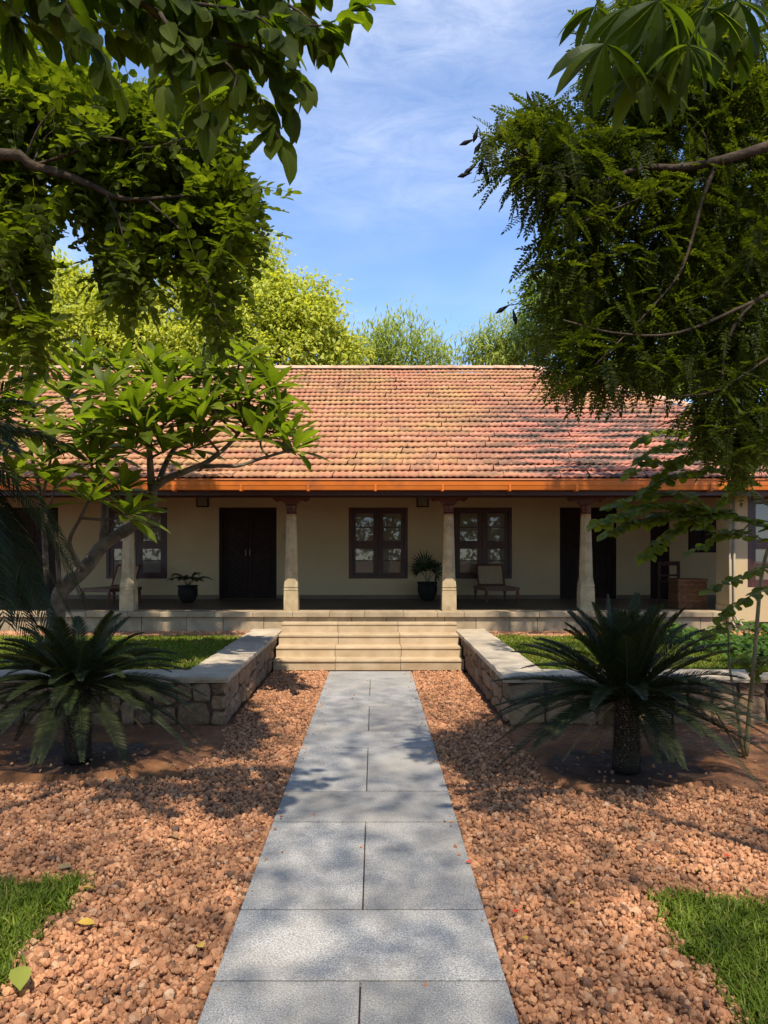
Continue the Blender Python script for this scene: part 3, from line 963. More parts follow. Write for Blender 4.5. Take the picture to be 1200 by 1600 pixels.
# doors
def door(a, b, top=WT):
    y = WY + 0.03
    m = MB(); t = 0.07
    m.box(a, a + t, y - .01, y + .1, PZ, top); m.box(b - t, b, y - .01, y + .1, PZ, top); m.box(a + t, b - t, y - .01, y + .1, top - t, top)
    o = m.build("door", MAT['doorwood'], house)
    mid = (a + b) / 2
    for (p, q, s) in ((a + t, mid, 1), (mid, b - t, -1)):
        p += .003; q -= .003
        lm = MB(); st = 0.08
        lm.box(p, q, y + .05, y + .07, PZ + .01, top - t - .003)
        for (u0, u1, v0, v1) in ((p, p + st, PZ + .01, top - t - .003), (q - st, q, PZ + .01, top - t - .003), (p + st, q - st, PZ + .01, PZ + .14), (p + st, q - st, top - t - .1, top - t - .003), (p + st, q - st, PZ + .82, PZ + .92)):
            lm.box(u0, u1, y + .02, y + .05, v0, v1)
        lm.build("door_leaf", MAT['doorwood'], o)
        # chevron boards
        for (v0, v1) in ((PZ + .14, PZ + .82), (PZ + .92, top - t - .1)):
            n = 6; u0, u1 = p + st, q - st
            hgt = (v1 - v0) / n; sl = (u1 - u0) * 0.75
            for i_ in range(-5, n + 6):
                za = v0 + i_ * hgt + .004; zb = za + hgt - .008
                L0, L1 = (za, zb) if s > 0 else (za - sl, zb - sl)
                R0, R1 = (za - sl, zb - sl) if s > 0 else (za, zb)
                cl = lambda z: min(max(z, v0), v1)
                if max(L1, R1) <= v0 or min(L0, R0) >= v1: continue
                # clip the slanted strip to the panel
                pts = []
                def clip(poly, zc, keep_above):
                    out = []
                    for ii in range(len(poly)):
                        P, Q = poly[ii], poly[(ii + 1) % len(poly)]
                        inP = (P[1] >= zc) == keep_above or P[1] == zc
                        inQ = (Q[1] >= zc) == keep_above or Q[1] == zc
                        if inP: out.append(P)
                        if inP != inQ:
                            tt = (zc - P[1]) / (Q[1] - P[1]); out.append((P[0] + (Q[0] - P[0]) * tt, zc))
                    return out
                poly = clip([(u0, L0), (u1, R0), (u1, R1), (u0, L1)], v0, True)
                if len(poly) > 2: poly = clip(poly, v1, False)
                if len(poly) < 3: continue
                ar = abs(sum(poly[ii][0] * poly[(ii + 1) % len(poly)][1] - poly[(ii + 1) % len(poly)][0] * poly[ii][1] for ii in range(len(poly)))) / 2
                if ar < 0.002: continue
                MB().prism(poly, 'y', y + .034, y + .0495).build("board", MAT['doorwood'], o)
        hx = q - 0.04 if s > 0 else p + 0.04
        MB().tube([(hx, y + .02, PZ + .9), (hx, y - .015, PZ + .905), (hx, y - .02, PZ + .96), (hx, y - .015, PZ + 1.015), (hx, y + .02, PZ + 1.02)], 0.008, 6).build("handle", MAT['brass'], o)
for a, b in doors: door(a, b)
# narrow door and small window near the room to the right
m = MB(); m.box(5.70, 6.10, WY + .05, WY + .09, PZ, 2.55)
o = m.build("narrow_door", MAT['doorwood'], house)
for i in range(3):
    MB().box(5.73 + i * .118, 5.73 + i * .118 + .105, WY + .03, WY + .049, PZ + .06, 2.5).build("board", MAT['doorwood'], o)
m = MB(); m.box(6.48, 7.1, WY + .05, WY + .1, 1.72, 2.6)
o = m.build("shutter", MAT['doorwood'], house)
for i in range(2):
    MB().box(6.5 + i * .3, 6.785 + i * .3, WY + .02, WY + .049, 1.75, 2.57, .006).build("shutter_leaf", MAT['doorwood'], o)


def window(a, b, z0, z1, y):
    t = 0.125; mw = 0.10; rail = 0.165
    mid = (a + b) / 2; zm = z0 + (z1 - z0) * 0.475
    m = MB()
    m.box(a, a + t * .55, y - .02, y + .09, z0, z1); m.box(b - t * .55, b, y - .02, y + .09, z0, z1)
    m.box(a + t * .55, b - t * .55, y - .02, y + .09, z1 - t * .55, z1); m.box(a + t * .55, b - t * .55, y - .02, y + .09, z0, z0 + t * .55)
    o = m.build("window", MAT['darkwood'], house)
    for p, q in ((a + t * .55, mid), (mid, b - t * .55)):
        left = p < mid - .3
        p += .003; q -= .003
        i0, i1 = p + (0.07 if left else mw), q - (mw if left else 0.07)
        s = MB(); ya, yb = y, y + .05
        s.box(p, i0, ya, yb, z0 + .07, z1 - .07); s.box(i1, q, ya, yb, z0 + .07, z1 - .07)
        s.box(i0, i1, ya, yb, z0 + .07, z0 + t); s.box(i0, i1, ya, yb, z1 - t, z1 - .07); s.box(i0, i1, ya, yb, zm - rail / 2, zm + rail / 2)
        for (v0, v1) in ((z0 + t, zm - rail / 2), (zm + rail / 2, z1 - t)):
            c = (v0 + v1) / 2
            s.box(i0, i1, ya + .008, yb - .008, c - .012, c + .012)
            for (u0, u1) in ((v0, c - .012), (c + .012, v1)):
                MB().box(i0, i1, ya + .024, ya + .03, u0, u1).build("pane", MAT['pane'], o).rotation_euler = (0, 0, 0)
        s.build("sash", MAT['darkwood'], o)
for a, b, c in wins: window(a, b, c, WT, WY + 0.02)

# ventilators high on the wall, bell push beside the door
for cx in (-3.545, 0.995):
    m = MB(); m.box(cx - .125, cx + .125, WY - .03, WY - .001, 2.655, 2.93)
    o = m.build("ventilator", MAT['doorwood'], house)
    MB().box(cx - .10, cx + .10, WY - .036, WY - .0305, 2.68, 2.91, .004).build("vent_panel", MAT['cement'], o)
m = MB(); m.box(-1.905, -1.845, WY - .02, WY - .001, 1.98, 2.09, .005)
o = m.build("bell_box", MAT['pipe'], house)

# room wall at the right end, with pier, pipes and a window
RX = 5.75
mb = MB(); openings_wall(mb, RX, 9.2, 0.60, 2.95, PY - 0.05, 0.14, [(6.06, 7.3, 1.16, 2.64)])
mb.add([(RX, PY - .05, .60), (RX, PY - .05, 2.95), (RX, PY + .38, 2.95), (RX, PY + .38, .60)], [(0, 1, 2, 3)])
mb.add([(RX, PY + .38, .60), (RX, PY + .38, 2.95), (9.2, PY + .38, 2.95), (9.2, PY + .38, .60)], [(0, 1, 2, 3)])
mb.add([(RX, PY - .05, .60), (9.2, PY - .05, .60), (9.2, PY + .38, .60), (RX, PY + .38, .60)], [(0, 1, 2, 3)])
mb.build("room_wall", MAT['plaster'], house, fix=False)
MB().box(RX - .016, RX - .001, PY - .03, PY + .37, PZ, PZ + .1).build("pier_skirting", MAT['columnstone'], house)
window(6.06, 7.3, 1.16, 2.64, PY - 0.03)
for i, px_ in enumerate((1141, 1148)):
    X = (px_ - VPX) * (PY - .1) / FPX; Y = PY - .085
    MB().tube([(X, Y, 2.8), (X, Y, 0.72), (X + .01 + .03 * i, Y - .02, 0.64), (X + .03 + .05 * i, Y - .1, 0.56), (X + .05 + .06 * i, Y - .16, 0.44)], 0.019 if i else 0.014, 8).build("drain_pipe", MAT['pipe'], house, smooth=True)

# roof
ct, st_ = math.cos(math.atan(PITCH)), math.sin(math.atan(PITCH))
SLOPE = (RY - EY) / ct
XL = -10.2
HIPX = HX + (RY - EY)
mb = MB()
zo = -0.05
mb.add([(XL, EY, EZ + zo), (HIPX, EY, EZ + zo), (HX, RY, RZ + zo), (XL, RY, RZ + zo)], [(0, 1, 2, 3)])
mb.add([(HIPX, EY, EZ + zo), (HIPX, 2 * RY - EY, EZ + zo), (HX, RY, RZ + zo)], [(0, 1, 2)])
mb.add([(XL, 2 * RY - EY, EZ + zo), (HIPX, 2 * RY - EY, EZ + zo), (HX, RY, RZ + zo), (XL, RY, RZ + zo)], [(0, 1, 2, 3)])
mb.add([(XL, EY, EZ + zo), (XL, RY, RZ + zo), (XL, 2 * RY - EY, EZ + zo)], [(0, 1, 2)])
roof = mb.build("roof", MAT['deck'], house, fix=False)
# tile: two waves wide, lip at the lower end
TW, TL = 0.222, SLOPE / 24.0
prof = []
for i in range(9):
    u = i / 8
    prof.append((u * TW, 0.009 * math.cos(u * 4 * math.pi) + 0.009))
def tile_mesh(seed):
    rr = random.Random(seed)
    lift = 0.058
    V = []
    for v, z0 in ((0.0, lift), (TL * 1.12, 0.012)):
        for (u, z) in prof:
            slant = 0.03 * (v / TL)
            V.append((u + slant, v + (rr.uniform(-.004, .004)), z + z0))
    for (u, z) in prof:
        V.append((u, 0.004, z + lift - 0.034))
    F = []
    for i in range(8):
        F.append((i, i + 1, 9 + i + 1, 9 + i))
        F.append((18 + i, 18 + i + 1, i + 1, i))
    return np.array(V), np.array(F)
tiles = [tile_mesh(s) for s in range(4)]
tmesh = [np_mesh("tile", V, F) for V, F in tiles]
for m in tmesh: m.materials.append(MAT['tile'])
RB = np.array([[1, 0, 0], [0, ct, -st_], [0, st_, ct]])
far = []
n_single = 0
for c in range(24):
    s0 = c * TL - 0.03
    off = (c % 2) * TW / 2 + random.uniform(-.01, .01)
    x = XL + off
    sag = 0.0
    while x < HIPX:
        yb = EY + s0 * ct; zb = EZ + s0 * st_
        hip_lim = HX + (RY - (yb + TL * ct * .6))
        if x + TW * .6 < hip_lim:
            a = RNG.normal(0, 0.006); b = RNG.normal(0, 0.012); lift = abs(RNG.normal(0, 0.003)) + 0.004 * math.sin(x * 1.7 + c)
            sl = RNG.normal(0, 0.007)
            q = Matrix.Rotation(b, 3, 'Z')
            R = RB @ np.array(q)
            T = np.array([x + a, yb + sl * ct - lift * st_, zb + sl * st_ + lift * ct])
            px_ = VPX + FPX * x / yb
            if c < 6 and -10 < px_ < 1190 and n_single < 300 and not (c == 5 and px_ > 900):
                o = bpy.data.objects.new("tile", tmesh[random.randrange(4)]); COL.objects.link(o); adopt(o, roof)
                M4 = np.eye(4); M4[:3, :3] = R; M4[:3, 3] = T
                o.matrix_basis = Matrix(M4.tolist()); n_single += 1
            else:
                far.append((R, T, random.randrange(4)))
        x += TW
parts = []
for kx in range(4):
    sel = [f for f in far if f[2] == kx]
    parts.append(spread(tiles[kx][0], tiles[kx][1], np.array([f[0] for f in sel]), np.array([f[1] for f in sel]), np.ones(len(sel))))
V, F = join_np(parts)
stuff(link_mesh("upper_tiles", np_mesh("upper_tiles", V, F), MAT['tile'], roof))
# ridge and hip caps
def ridge_cap(p, q):
    p = Vector(p); q = Vector(q); d = (q - p).normalized()
    sd = Vector((d.y, -d.x, 0)).normalized(); up = sd.cross(d)
    if up.z < 0: up = -up
    V = []; Fq = []
    for e, (c, r) in enumerate(((p, 0.13), (q + d * .04, 0.115))):
        for i in range(9):
            a = math.pi * (i / 8)
            V.append(c + sd * (math.cos(a) * r) + up * (math.sin(a) * r * 0.7))
    for i in range(8): Fq.append((i, i + 1, 10 + i, 9 + i))
    Fq.append(tuple(range(9)))
    MB().add(V, Fq).build("ridge_tile", MAT['ridgetile'], roof)
x = XL
while x < HX:
    ridge_cap((x, RY, RZ + .03 + random.uniform(-.006, .006)), (min(x + .36, HX), RY, RZ + .03)); x += .36
A = Vector((HX, RY, RZ + .03)); B_ = Vector((HIPX, EY, EZ + .03)); n_ = int((B_ - A).length / .36)
for i in range(n_):
    ridge_cap(A.lerp(B_, (i + 1) / n_) + Vector((0, 0, random.uniform(-.006, .006))), A.lerp(B_, i / n_))
# rafters under the eave
mb = MB()
x = -9.4
while x < 8.8:
    m = MB().box(-.035, .035, 0, min(SLOPE * .6, max(.25, (HIPX - x - .25) / ct)), -.16, -.075)
    m.xform(Matrix.Translation((x, EY + .02, EZ)) @ Matrix.Rotation(math.atan(PITCH), 4, 'X'))
    mb.add(m.v, m.f); x += 0.62
stuff(mb.build("rafters", MAT['redwood'], roof))
# gutter, fascia
gp = [(EY - .035, EZ - .03), (EY - .035, EZ - .185), (EY - .155, EZ - .185), (EY - .165, EZ - .125), (EY - .17, EZ - .115), (EY - .175, EZ - .04), (EY - .19, EZ - .03), (EY - .185, EZ - .018), (EY - .168, EZ - .025), (EY - .15, EZ - .165), (EY - .05, EZ - .165), (EY - .05, EZ - .03)]
gut = MB().prism(gp, 'x', -9.8, 9.3).build("gutter", MAT['gutter'], house)
x = -9.3
while x < 9:
    m = MB(); m.box(x - .016, x + .016, EY - .186, EY - .17, EZ - .2, EZ - .1); m.box(x - .02, x + .02, EY - .184, EY - .03, EZ - .206, EZ - .187)
    m.build("gutter_clip", MAT['gutter'], gut); x += 1.035
MB().box(-9.8, 9.3, EY - .03, EY + .012, EZ - .262, EZ - .035).build("fascia", MAT['darkwood'], house)
MB().box(-9.8, 9.3, PY + .10, PY + .145, BZ - .03, BZ + .03).build("valance", MAT['darkwood'], house)

# ------------------------------------------------------------------ raised beds and stone walls
CAPZ = 0.49; BEDZ = 0.43
for nm, x0, x1 in (("raised_lawn_ground", 1.6, 9.2), ("raised_lawn_ground", -9.6, -1.75)):
    structure(MB().box(x0, x1, 7.8, PY + .02, 0.0, BEDZ).build(nm, MAT['soil']))

stone_rng = random.Random(3)
def stone_mesh(w, h, depth):
    """Irregular stone face in the XZ plane, bulging to -Y."""
    n = 10; V = []; F = []
    r = stone_rng
    base = []
    for i in range(n):
        a = 2 * math.pi * i / n + r.uniform(-.12, .12)
        ca, sa = math.cos(a), math.sin(a)
        p = r.uniform(.34, .62)
        base.append((math.copysign(abs(ca) ** p, ca) * w / 2 * r.uniform(.88, 1.06), math.copysign(abs(sa) ** p, sa) * h / 2 * r.uniform(.88, 1.06)))
    for (x, z) in base: V.append((x, 0.05, z))
    for (x, z) in base: V.append((x, -depth * .35 + r.uniform(-.004, .004), z))
    for (x, z) in base: V.append((x * .72 + r.uniform(-.01, .01), -depth + r.uniform(-.01, .012), z * .72 + r.uniform(-.008, .008)))
    V.append((r.uniform(-.02, .02), -depth + r.uniform(-.014, .008), 0))
    for q in (0, 1):
        for i in range(n):
            F.append((q * n + i, q * n + (i + 1) % n, (q + 1) * n + (i + 1) % n, (q + 1) * n + i))
    for i in range(n): F.append((2 * n + i, 2 * n + (i + 1) % n, 3 * n))
    return V, F


def stone_face(root, origin, along, length, height, wmin=.16, wmax=.36):
    """Stones over a vertical face starting at origin and running along a unit direction; face normal points to the right of it."""
    r = stone_rng
    al = Vector(along); nrm = Vector((al.y, -al.x, 0))
    M = Matrix(((al.x, -nrm.x, 0, 0), (al.y, -nrm.y, 0, 0), (0, 0, 1, 0), (0, 0, 0, 1)))
    u = 0.0
    while u < length - 0.04:
        w = r.uniform(wmin, wmax)
        if u + w > length - .1: w = length - u
        z = 0.0
        cuts = r.choice([[0.38, 0.62], [0.55, 0.45], [0.45, 0.55], [0.3, 0.4, 0.3], [0.62, 0.38], [0.36, 0.34, 0.30]])
        for cf in cuts:
            h = height * cf
            split = w > .3 and r.random() < .4
            for (o0, ww) in (((0, w * .46), (w * .46, w * .54)) if split else ((0, w),)):
                V, F = stone_mesh(ww - .008, h - .008, r.uniform(.012, .034))
                P = Vector(origin) + al * (u + o0 + ww / 2) + Vector((0, 0, z + h / 2))
                T = Matrix.Translation(P) @ M @ Matrix.Rotation(r.uniform(-.16, .16), 4, 'Y')
                MB().add(V, F).xform(T).build("stone", MAT['rubble'], root)
            z += h
        u += w


def cap_stone(root, x0, x1, y0, y1):
    nx, ny = max(2, int((x1 - x0) / .09)), max(2, int((y1 - y0) / .09))
    V = []; F = []
    for j in range(ny + 1):
        for i in range(nx + 1):
            X = x0 + (x1 - x0) * i / nx; Y = y0 + (y1 - y0) * j / ny
            e = (i in (0, nx)) or (j in (0, ny))
            jx = RNG.uniform(-.007, .007) if e else 0
            V.append((X + (jx if i in (0, nx) else 0), Y + (jx if j in (0, ny) else 0), CAPZ + RNG.normal(0, .0022) - (.007 if e else 0)))
    I = lambda i, j: j * (nx + 1) + i
    for j in range(ny):
        for i in range(nx): F.append((I(i, j), I(i + 1, j), I(i + 1, j + 1), I(i, j + 1)))
    rim = [I(i, 0) for i in range(nx + 1)] + [I(nx, j) for j in range(1, ny + 1)] + [I(i, ny) for i in range(nx - 1, -1, -1)] + [I(0, j) for j in range(ny - 1, 0, -1)]
    b = len(V)
    cx, cy = (x0 + x1) / 2, (y0 + y1) / 2
    for q in rim:
        X, Y, Z = V[q]
        V.append((X + math.copysign(RNG.uniform(0, .006), X - cx), Y + math.copysign(RNG.uniform(0, .006), Y - cy), CAPZ - .035))
    b2 = len(V)
    for q in rim:
        X, Y, Z = V[q]; V.append((X - math.copysign(RNG.uniform(0, .012), X - cx), Y - math.copysign(RNG.uniform(0, .012), Y - cy), CAPZ - .068))
    n = len(rim)
    for i in range(n):
        F.append((rim[i], b + i, b + (i + 1) % n, rim[(i + 1) % n]))
        F.append((b + i, b2 + i, b2 + (i + 1) % n, b + (i + 1) % n))
    F.append(tuple(b2 + i for i in range(n)))
    MB().add(V, F).build("cap_stone", MAT['cap'], root)


def retaining_wall(side, label):
    root = thing("retaining_wall", label, "stone wall", (1.5 * side, 7.5, 0))
    WH = CAPZ - .07
    if side > 0:
        xi, xo = 1.345, 1.77
        MB().box(xi + .03, xo, 7.49, PY + .0, -.05, WH).build("core", MAT['mortar'], root)
        MB().box(xo, 7.5, 7.49, 7.9, -.05, WH).build("core", MAT['mortar'], root)
        stone_face(root, (xi + .02, PY - .02, -.03), (0, -1, 0), PY - .02 - 7.46, WH + .03)   # faces -X
        stone_face(root, (xi - .0, 7.475, -.03), (1, 0, 0), 4.2, WH + .03, .2, .42)           # faces -Y
        y = 7.41
        for ln in (1.25, 1.15, 1.2, 1.0):
            y2 = min(y + ln, PY - .01); cap_stone(root, xi - .035, xo + .02, y + .003, y2 - .003); y = y2
        x = xo + .025
        while x < 6.2:
            w = random.uniform(.7, 1.1); cap_stone(root, x + .003, x + w - .003, 7.41, 7.88); x += w
    else:
        xi, xo = -1.515, -1.95
        MB().box(xo, xi - .03, 7.49, PY, -.05, WH).build("core", MAT['mortar'], root)
        MB().box(-7.5, xo, 7.49, 7.9, -.05, WH).build("core", MAT['mortar'], root)
        stone_face(root, (xi - .02, 7.46, -.03), (0, 1, 0), PY - .02 - 7.46, WH + .03)
        stone_face(root, (xi - 4.4, 7.475, -.03), (1, 0, 0), 4.4, WH + .03, .2, .42)
        y = 7.41
        for ln in (1.25, 1.15, 1.2, 1.0):
            y2 = min(y + ln, PY - .01); cap_stone(root, xo - .02, xi + .035, y + .003, y2 - .003); y = y2
        x = xo - .025
        while x > -6.2:
            w = random.uniform(.7, 1.1); cap_stone(root, x - w + .003, x - .003, 7.41, 7.88); x -= w
retaining_wall(1, "rubble stone garden wall with granite cap to the right of the steps")
retaining_wall(-1, "rubble stone garden wall with granite cap to the left of the steps")

lawn = lambda x, y: y < 11.35 + 0.08 * np.sin(x * 4)
grass("grass", (1.8, 6.5, 7.9, 11.5, lawn), 2600, 0.055, "bright raised lawn behind the stone wall on the right", BEDZ, 0.006)
grass("grass", (-7.2, -1.97, 7.9, 11.5, lawn), 2600, 0.055, "bright raised lawn behind the stone wall on the left", BEDZ, 0.006)
P = []
for x0, x1 in ((1.8, 7.2), (-7.0, -1.98)):
    x, y = jitter_grid(x0, x1, 11.3, 11.98, .035)
    P.append(np.stack([x, y, np.full(x.shape, BEDZ + .004)], -1))
P = np.concatenate(P)
gravel("gravel", P, RNG.uniform(.012, .024, len(P)), "strip of reddish gravel along the foot of the house plinth")

# leafy ground cover on the right bed
def cover(x0, x1, y0, y1, n, label):
    fr = []
    V0, F0 = leaf_proto(.32, 3, .2, .25, 1.0, .7)
    nb = 120
    bx = RNG.uniform(x0, x1, nb); by = RNG.uniform(y0, y1, nb)
    i = RNG.integers(0, nb, n)
    hh = RNG.uniform(.03, .34, n) * (0.75 + .25 * np.sin(bx[i] * 5))
    T = np.stack([bx[i] + RNG.normal(0, .09, n), by[i] + RNG.normal(0, .09, n), BEDZ + hh], -1)
    a = RNG.uniform(0, 6.283, n)
    D = np.stack([np.cos(a), np.sin(a), RNG.uniform(-.5, .35, n)], -1)
    up = np.stack([RNG.normal(0, .3, n), RNG.normal(-.15, .3, n), np.ones(n)], -1)
    V, F = spread(V0, F0, basis(D, up), T, RNG.uniform(.06, .12, n))
    o = stuff(link_mesh("ground_cover", np_mesh("ground_cover", V, F), MAT['cover']))
    tag(o, label, "ground cover")
cover(4.0, 6.6, 8.1, 10.9, 4200, "leafy green ground cover behind the right stone wall, near the drain pipes")

# ------------------------------------------------------------------ things on the veranda
def turned_leg(mb, x, y, z1):
    h = z1
    mb.lathe((x, y, 0), [(.016, 0), (.022, h * .05), (.016, h * .12), (.028, h * .22), (.03, h * .3), (.018, h * .38), (.02, h * .44), (.036, h * .55), (.036, h * .66), (.02, h * .74), (.026, h * .78), (.026, h * .8)], 10)
    mb.box(x - .032, x + .032, y - .032, y + .032, h * .8, h)

def lounger(loc, rz, label):
    W, D, H = 0.66, 0.92, 0.30
    t = thing("lounge_chair", label, "lounge chair", loc, "cane lounge chairs on the veranda", rz)
    w = W / 2; d = D / 2
    for (x, y) in ((-w + .03, -d + .03), (w - .03, -d + .03), (-w + .03, d - .03), (w - .03, d - .03)):
        m = MB(); turned_leg(m, x, y, H); m.build("leg", MAT['redwood'], t)
    m = MB()
    m.box(-w + .062, w - .062, -d, -d + .05, H - .065, H, .006); m.box(-w + .062, w - .062, d - .05, d, H - .065, H, .006)
    m.box(-w, -w + .05, -d + .062, d - .062, H - .065, H, .006); m.box(w - .05, w, -d + .062, d - .062, H - .065, H, .006)
    m.build("seat_frame", MAT['redwood'], t)
    MB().box(-w + .05, w - .05, -d + .05, d - .05, H - .014, H + .004).build("seat", MAT['cane'], t)
    # reclining back at the rear
    R = Matrix.Translation((0, d - .14, H)) @ Matrix.Rotation(math.radians(-24), 4, 'X')
    b = MB()
    b.box(-w + .05, -w + .085, -.016, .016, 0, .46, .004); b.box(w - .085, w - .05, -.016, .016, 0, .46, .004)
    b.box(-w + .085, w - .085, -.016, .016, .425, .46, .004); b.box(-w + .085, w - .085, -.016, .016, 0, .035, .004)
    b.xform(R); b.build("back_frame", MAT['redwood'], t)
    c = MB().box(-w + .085, w - .085, -.006, .006, .035, .425); c.xform(R); c.build("backrest", MAT['cane'], t)
lounger((2.37, 14.35, PZ), math.radians(6), "wooden lounge chair with cane back in front of the window on the right")
lounger((-4.98, 13.95, PZ), math.radians(-20), "wooden lounge chair with cane back standing behind the leftmost column")


def frond(base, az, el, length, droop, pairs, llen, lwid, mat, root, name="frond", vangle=0.5, fwd=0.55, taper=0.25, start=0.08, rach=0.008, roll=0.0, ldroop=0.25, twist=0.0):
    """Pinnate frond: rachis curve plus narrow leaflets, ONE mesh."""
    d = Vector((math.cos(az) * math.cos(el), math.sin(az) * math.cos(el), math.sin(el)))
    pts = []
    N = 12
    for i in range(N + 1):
        t = i / N
        p = Vector(base) + d * (length * t) + Vector((0, 0, -droop * length * t * t))
        p += Vector((-math.sin(az), math.cos(az), 0)) * (twist * length * t * t)
        pts.append(p)
    mb = MB(); mb.tube(pts, [rach * (1 - .85 * i / N) for i in range(N + 1)], 4)
    V = [np.array(p) for p in mb.v]; F = []
    for q in mb.f: F.append(q)
    side0 = Vector((-math.sin(az), math.cos(az), 0))
    VV = list(map(tuple, mb.v))
    for i in range(pairs):
        t = start + (1 - start) * (i + .5) / pairs
        f_ = t * N; a = min(int(f_), N - 1); fr = f_ - a
        p = pts[a].lerp(pts[a + 1], fr)
        tg = (pts[a + 1] - pts[a]).normalized()
        up = side0.cross(tg)
        if up.z < 0 and abs(tg.z) < .95: up = -up
        ln = llen * (min(1, (t - start) / .18 + .35)) * (1 - (1 - taper) * max(0, (t - .55) / .45) ** 1.4)
        for s in (-1, 1):
            sd = side0 * s
            f2 = fwd + .55 * t
            dr = (sd * math.cos(vangle) + up * math.sin(vangle) + tg * f2 + Vector((random.uniform(-.06, .06), random.uniform(-.06, .06), random.uniform(-.06, .06)))).normalized()
            wv = tg - dr * tg.dot(dr); wv.normalize()
            l1 = ln * random.uniform(.92, 1.06)
            m_ = p + dr * l1 * .5
            e = p + dr * l1 + Vector((0, 0, -ldroop * l1))
            b = len(VV)
            VV += [tuple(p - wv * lwid * .4), tuple(p + wv * lwid * .4), tuple(m_ + wv * lwid), tuple(m_ - wv * lwid), tuple(e)]
            F += [(b, b + 1, b + 2, b + 3), (b + 3, b + 2, b + 4)]
    me = np_mesh(name, np.array(VV), F)
    return link_mesh(name, me, mat, root)


def pot(root, x, y, r, h):
    MB().lathe((x, y, PZ), [(r * .55, 0), (r * .75, h * .12), (r * .98, h * .45), (r, h * .7), (r * .93, h * .88), (r * 1.03, h * .92), (r * 1.03, h), (r * .9, h), (r * .88, h * .9), (0.01, h * .9)], 20).build("pot", MAT['pot'], root, smooth=True)

def fan_leaf(root, base, tip, up, R, n=16, spread_deg=250):
    """Fan palm leaf: stalk plus radiating segments."""
    b = Vector(base); t = Vector(tip)
    m = MB(); m.tube(bez([b, b.lerp(t, .5) + Vector((0, 0, .04)), t], 3), [.007] * 7, 5)
    d = (t - b).normalized(); nn = Vector(up).normalized(); nn = (nn - d * nn.dot(d)).normalized(); s = d.cross(nn)
    V = []; F = []
    for i in range(n):
        a = math.radians(-spread_deg / 2 + spread_deg * i / (n - 1))
        r = R * (1 - .28 * abs(a) / math.radians(spread_deg / 2)) * random.uniform(.93, 1.04)
        dr = d * math.cos(a) + s * math.sin(a)
        wv = nn.cross(dr).normalized()
        fold = nn * .012 * (1 if i % 2 else -1)
        k0 = len(V)
        V += [t, t + dr * r * .55 + wv * R * .055 + fold, t + dr * r - nn * r * .16, t + dr * r * .55 - wv * R * .055 - fold]
        F.append((k0, k0 + 1, k0 + 2, k0 + 3))
    m.add(V, F)
    return m.build("fan_leaf", MAT['potpalm'], root, fix=False)

# left pot: small feathery palm
pl = thing("potted_palm", "potted palm with feathery drooping leaves beside the dark door", "potted plant", (-3.60, 14.2, PZ), "potted palms on the veranda")
pot(pl, -3.60, 14.2, .19, .33)
for i in range(9):
    az = i * 2.4 + .3; el = math.radians(random.uniform(48, 72))
    frond((-3.60, 14.2, PZ + .3), az, el, random.uniform(.5, .68), .55, 13, .2, .011, MAT['potpalm'], pl, "frond", .2, .5, .5, .4, .006, ldroop=.3)
# right pot: fan palm
pr_ = thing("potted_palm", "potted fan palm with round pleated leaves beside the middle window", "potted plant", (1.07, 14.85, PZ), "potted palms on the veranda")
pot(pr_, 1.07, 14.85, .2, .37)
b0 = (1.07, 14.85, PZ + .34)
fan_leaf(pr_, b0, (1.0, 14.72, PZ + .72), (0, -1, .15), .33, 22, 300)
fan_leaf(pr_, b0, (1.22, 14.66, PZ + .55), (.2, -.7, .7), .3, 18, 260)
fan_leaf(pr_, b0, (0.92, 14.95, PZ + .6), (-.3, -.6, .7), .26, 18, 240)
fan_leaf(pr_, b0, (1.2, 15.0, PZ + .66), (.2, -.8, .6), .22, 18, 240)

# basket and chair near the room
bk = thing("wicker_basket", "brown wicker storage basket beside the cream pier on the veranda", "basket", (5.44, 12.8, PZ))
x0, x1, y0, y1, h = 5.19, 5.69, 12.58, 13.0, .51
MB().box(x0 + .012, x1 - .012, y0 + .012, y1 - .012, PZ, PZ + h - .04).build("body", MAT['basket'], bk)
nb = 15
for i in range(nb):
    z = PZ + .01 + i * (h - .06) / nb
    m = MB()
    off = .004 if i % 2 else 0
    m.box(x0 - off, x1 + off, y0 - off, y1 + off, z, z + (h - .06) / nb - .006, .006)
    m.build("weave_band", MAT['basket'], bk)
MB().box(x0 - .015, x1 + .015, y0 - .015, y1 + .015, PZ + h - .045, PZ + h, .008).build("lid", MAT['basket'], bk)
ch = thing("wooden_chair", "dark wooden chair with open frame back behind the wicker basket", "chair", (5.5, 13.45, PZ), None, math.radians(12))
for (x, y, hh) in ((-.2, -.2, .42), (.2, -.2, .42), (-.2, .2, .8), (.2, .2, .8)):
    MB().box(x - .022, x + .022, y - .022, y + .022, 0, hh, .004).build("leg", MAT['darkwood'], ch)
MB().box(-.225, .225, -.225, .178, .42, .45, .006).build("seat", MAT['darkwood'], ch)
MB().box(-.178, .178, .185, .215, .72, .8, .004).build("top_rail", MAT['darkwood'], ch)
MB().box(-.178, .178, .19, .21, .52, .56, .004).build("back_rail", MAT['darkwood'], ch)

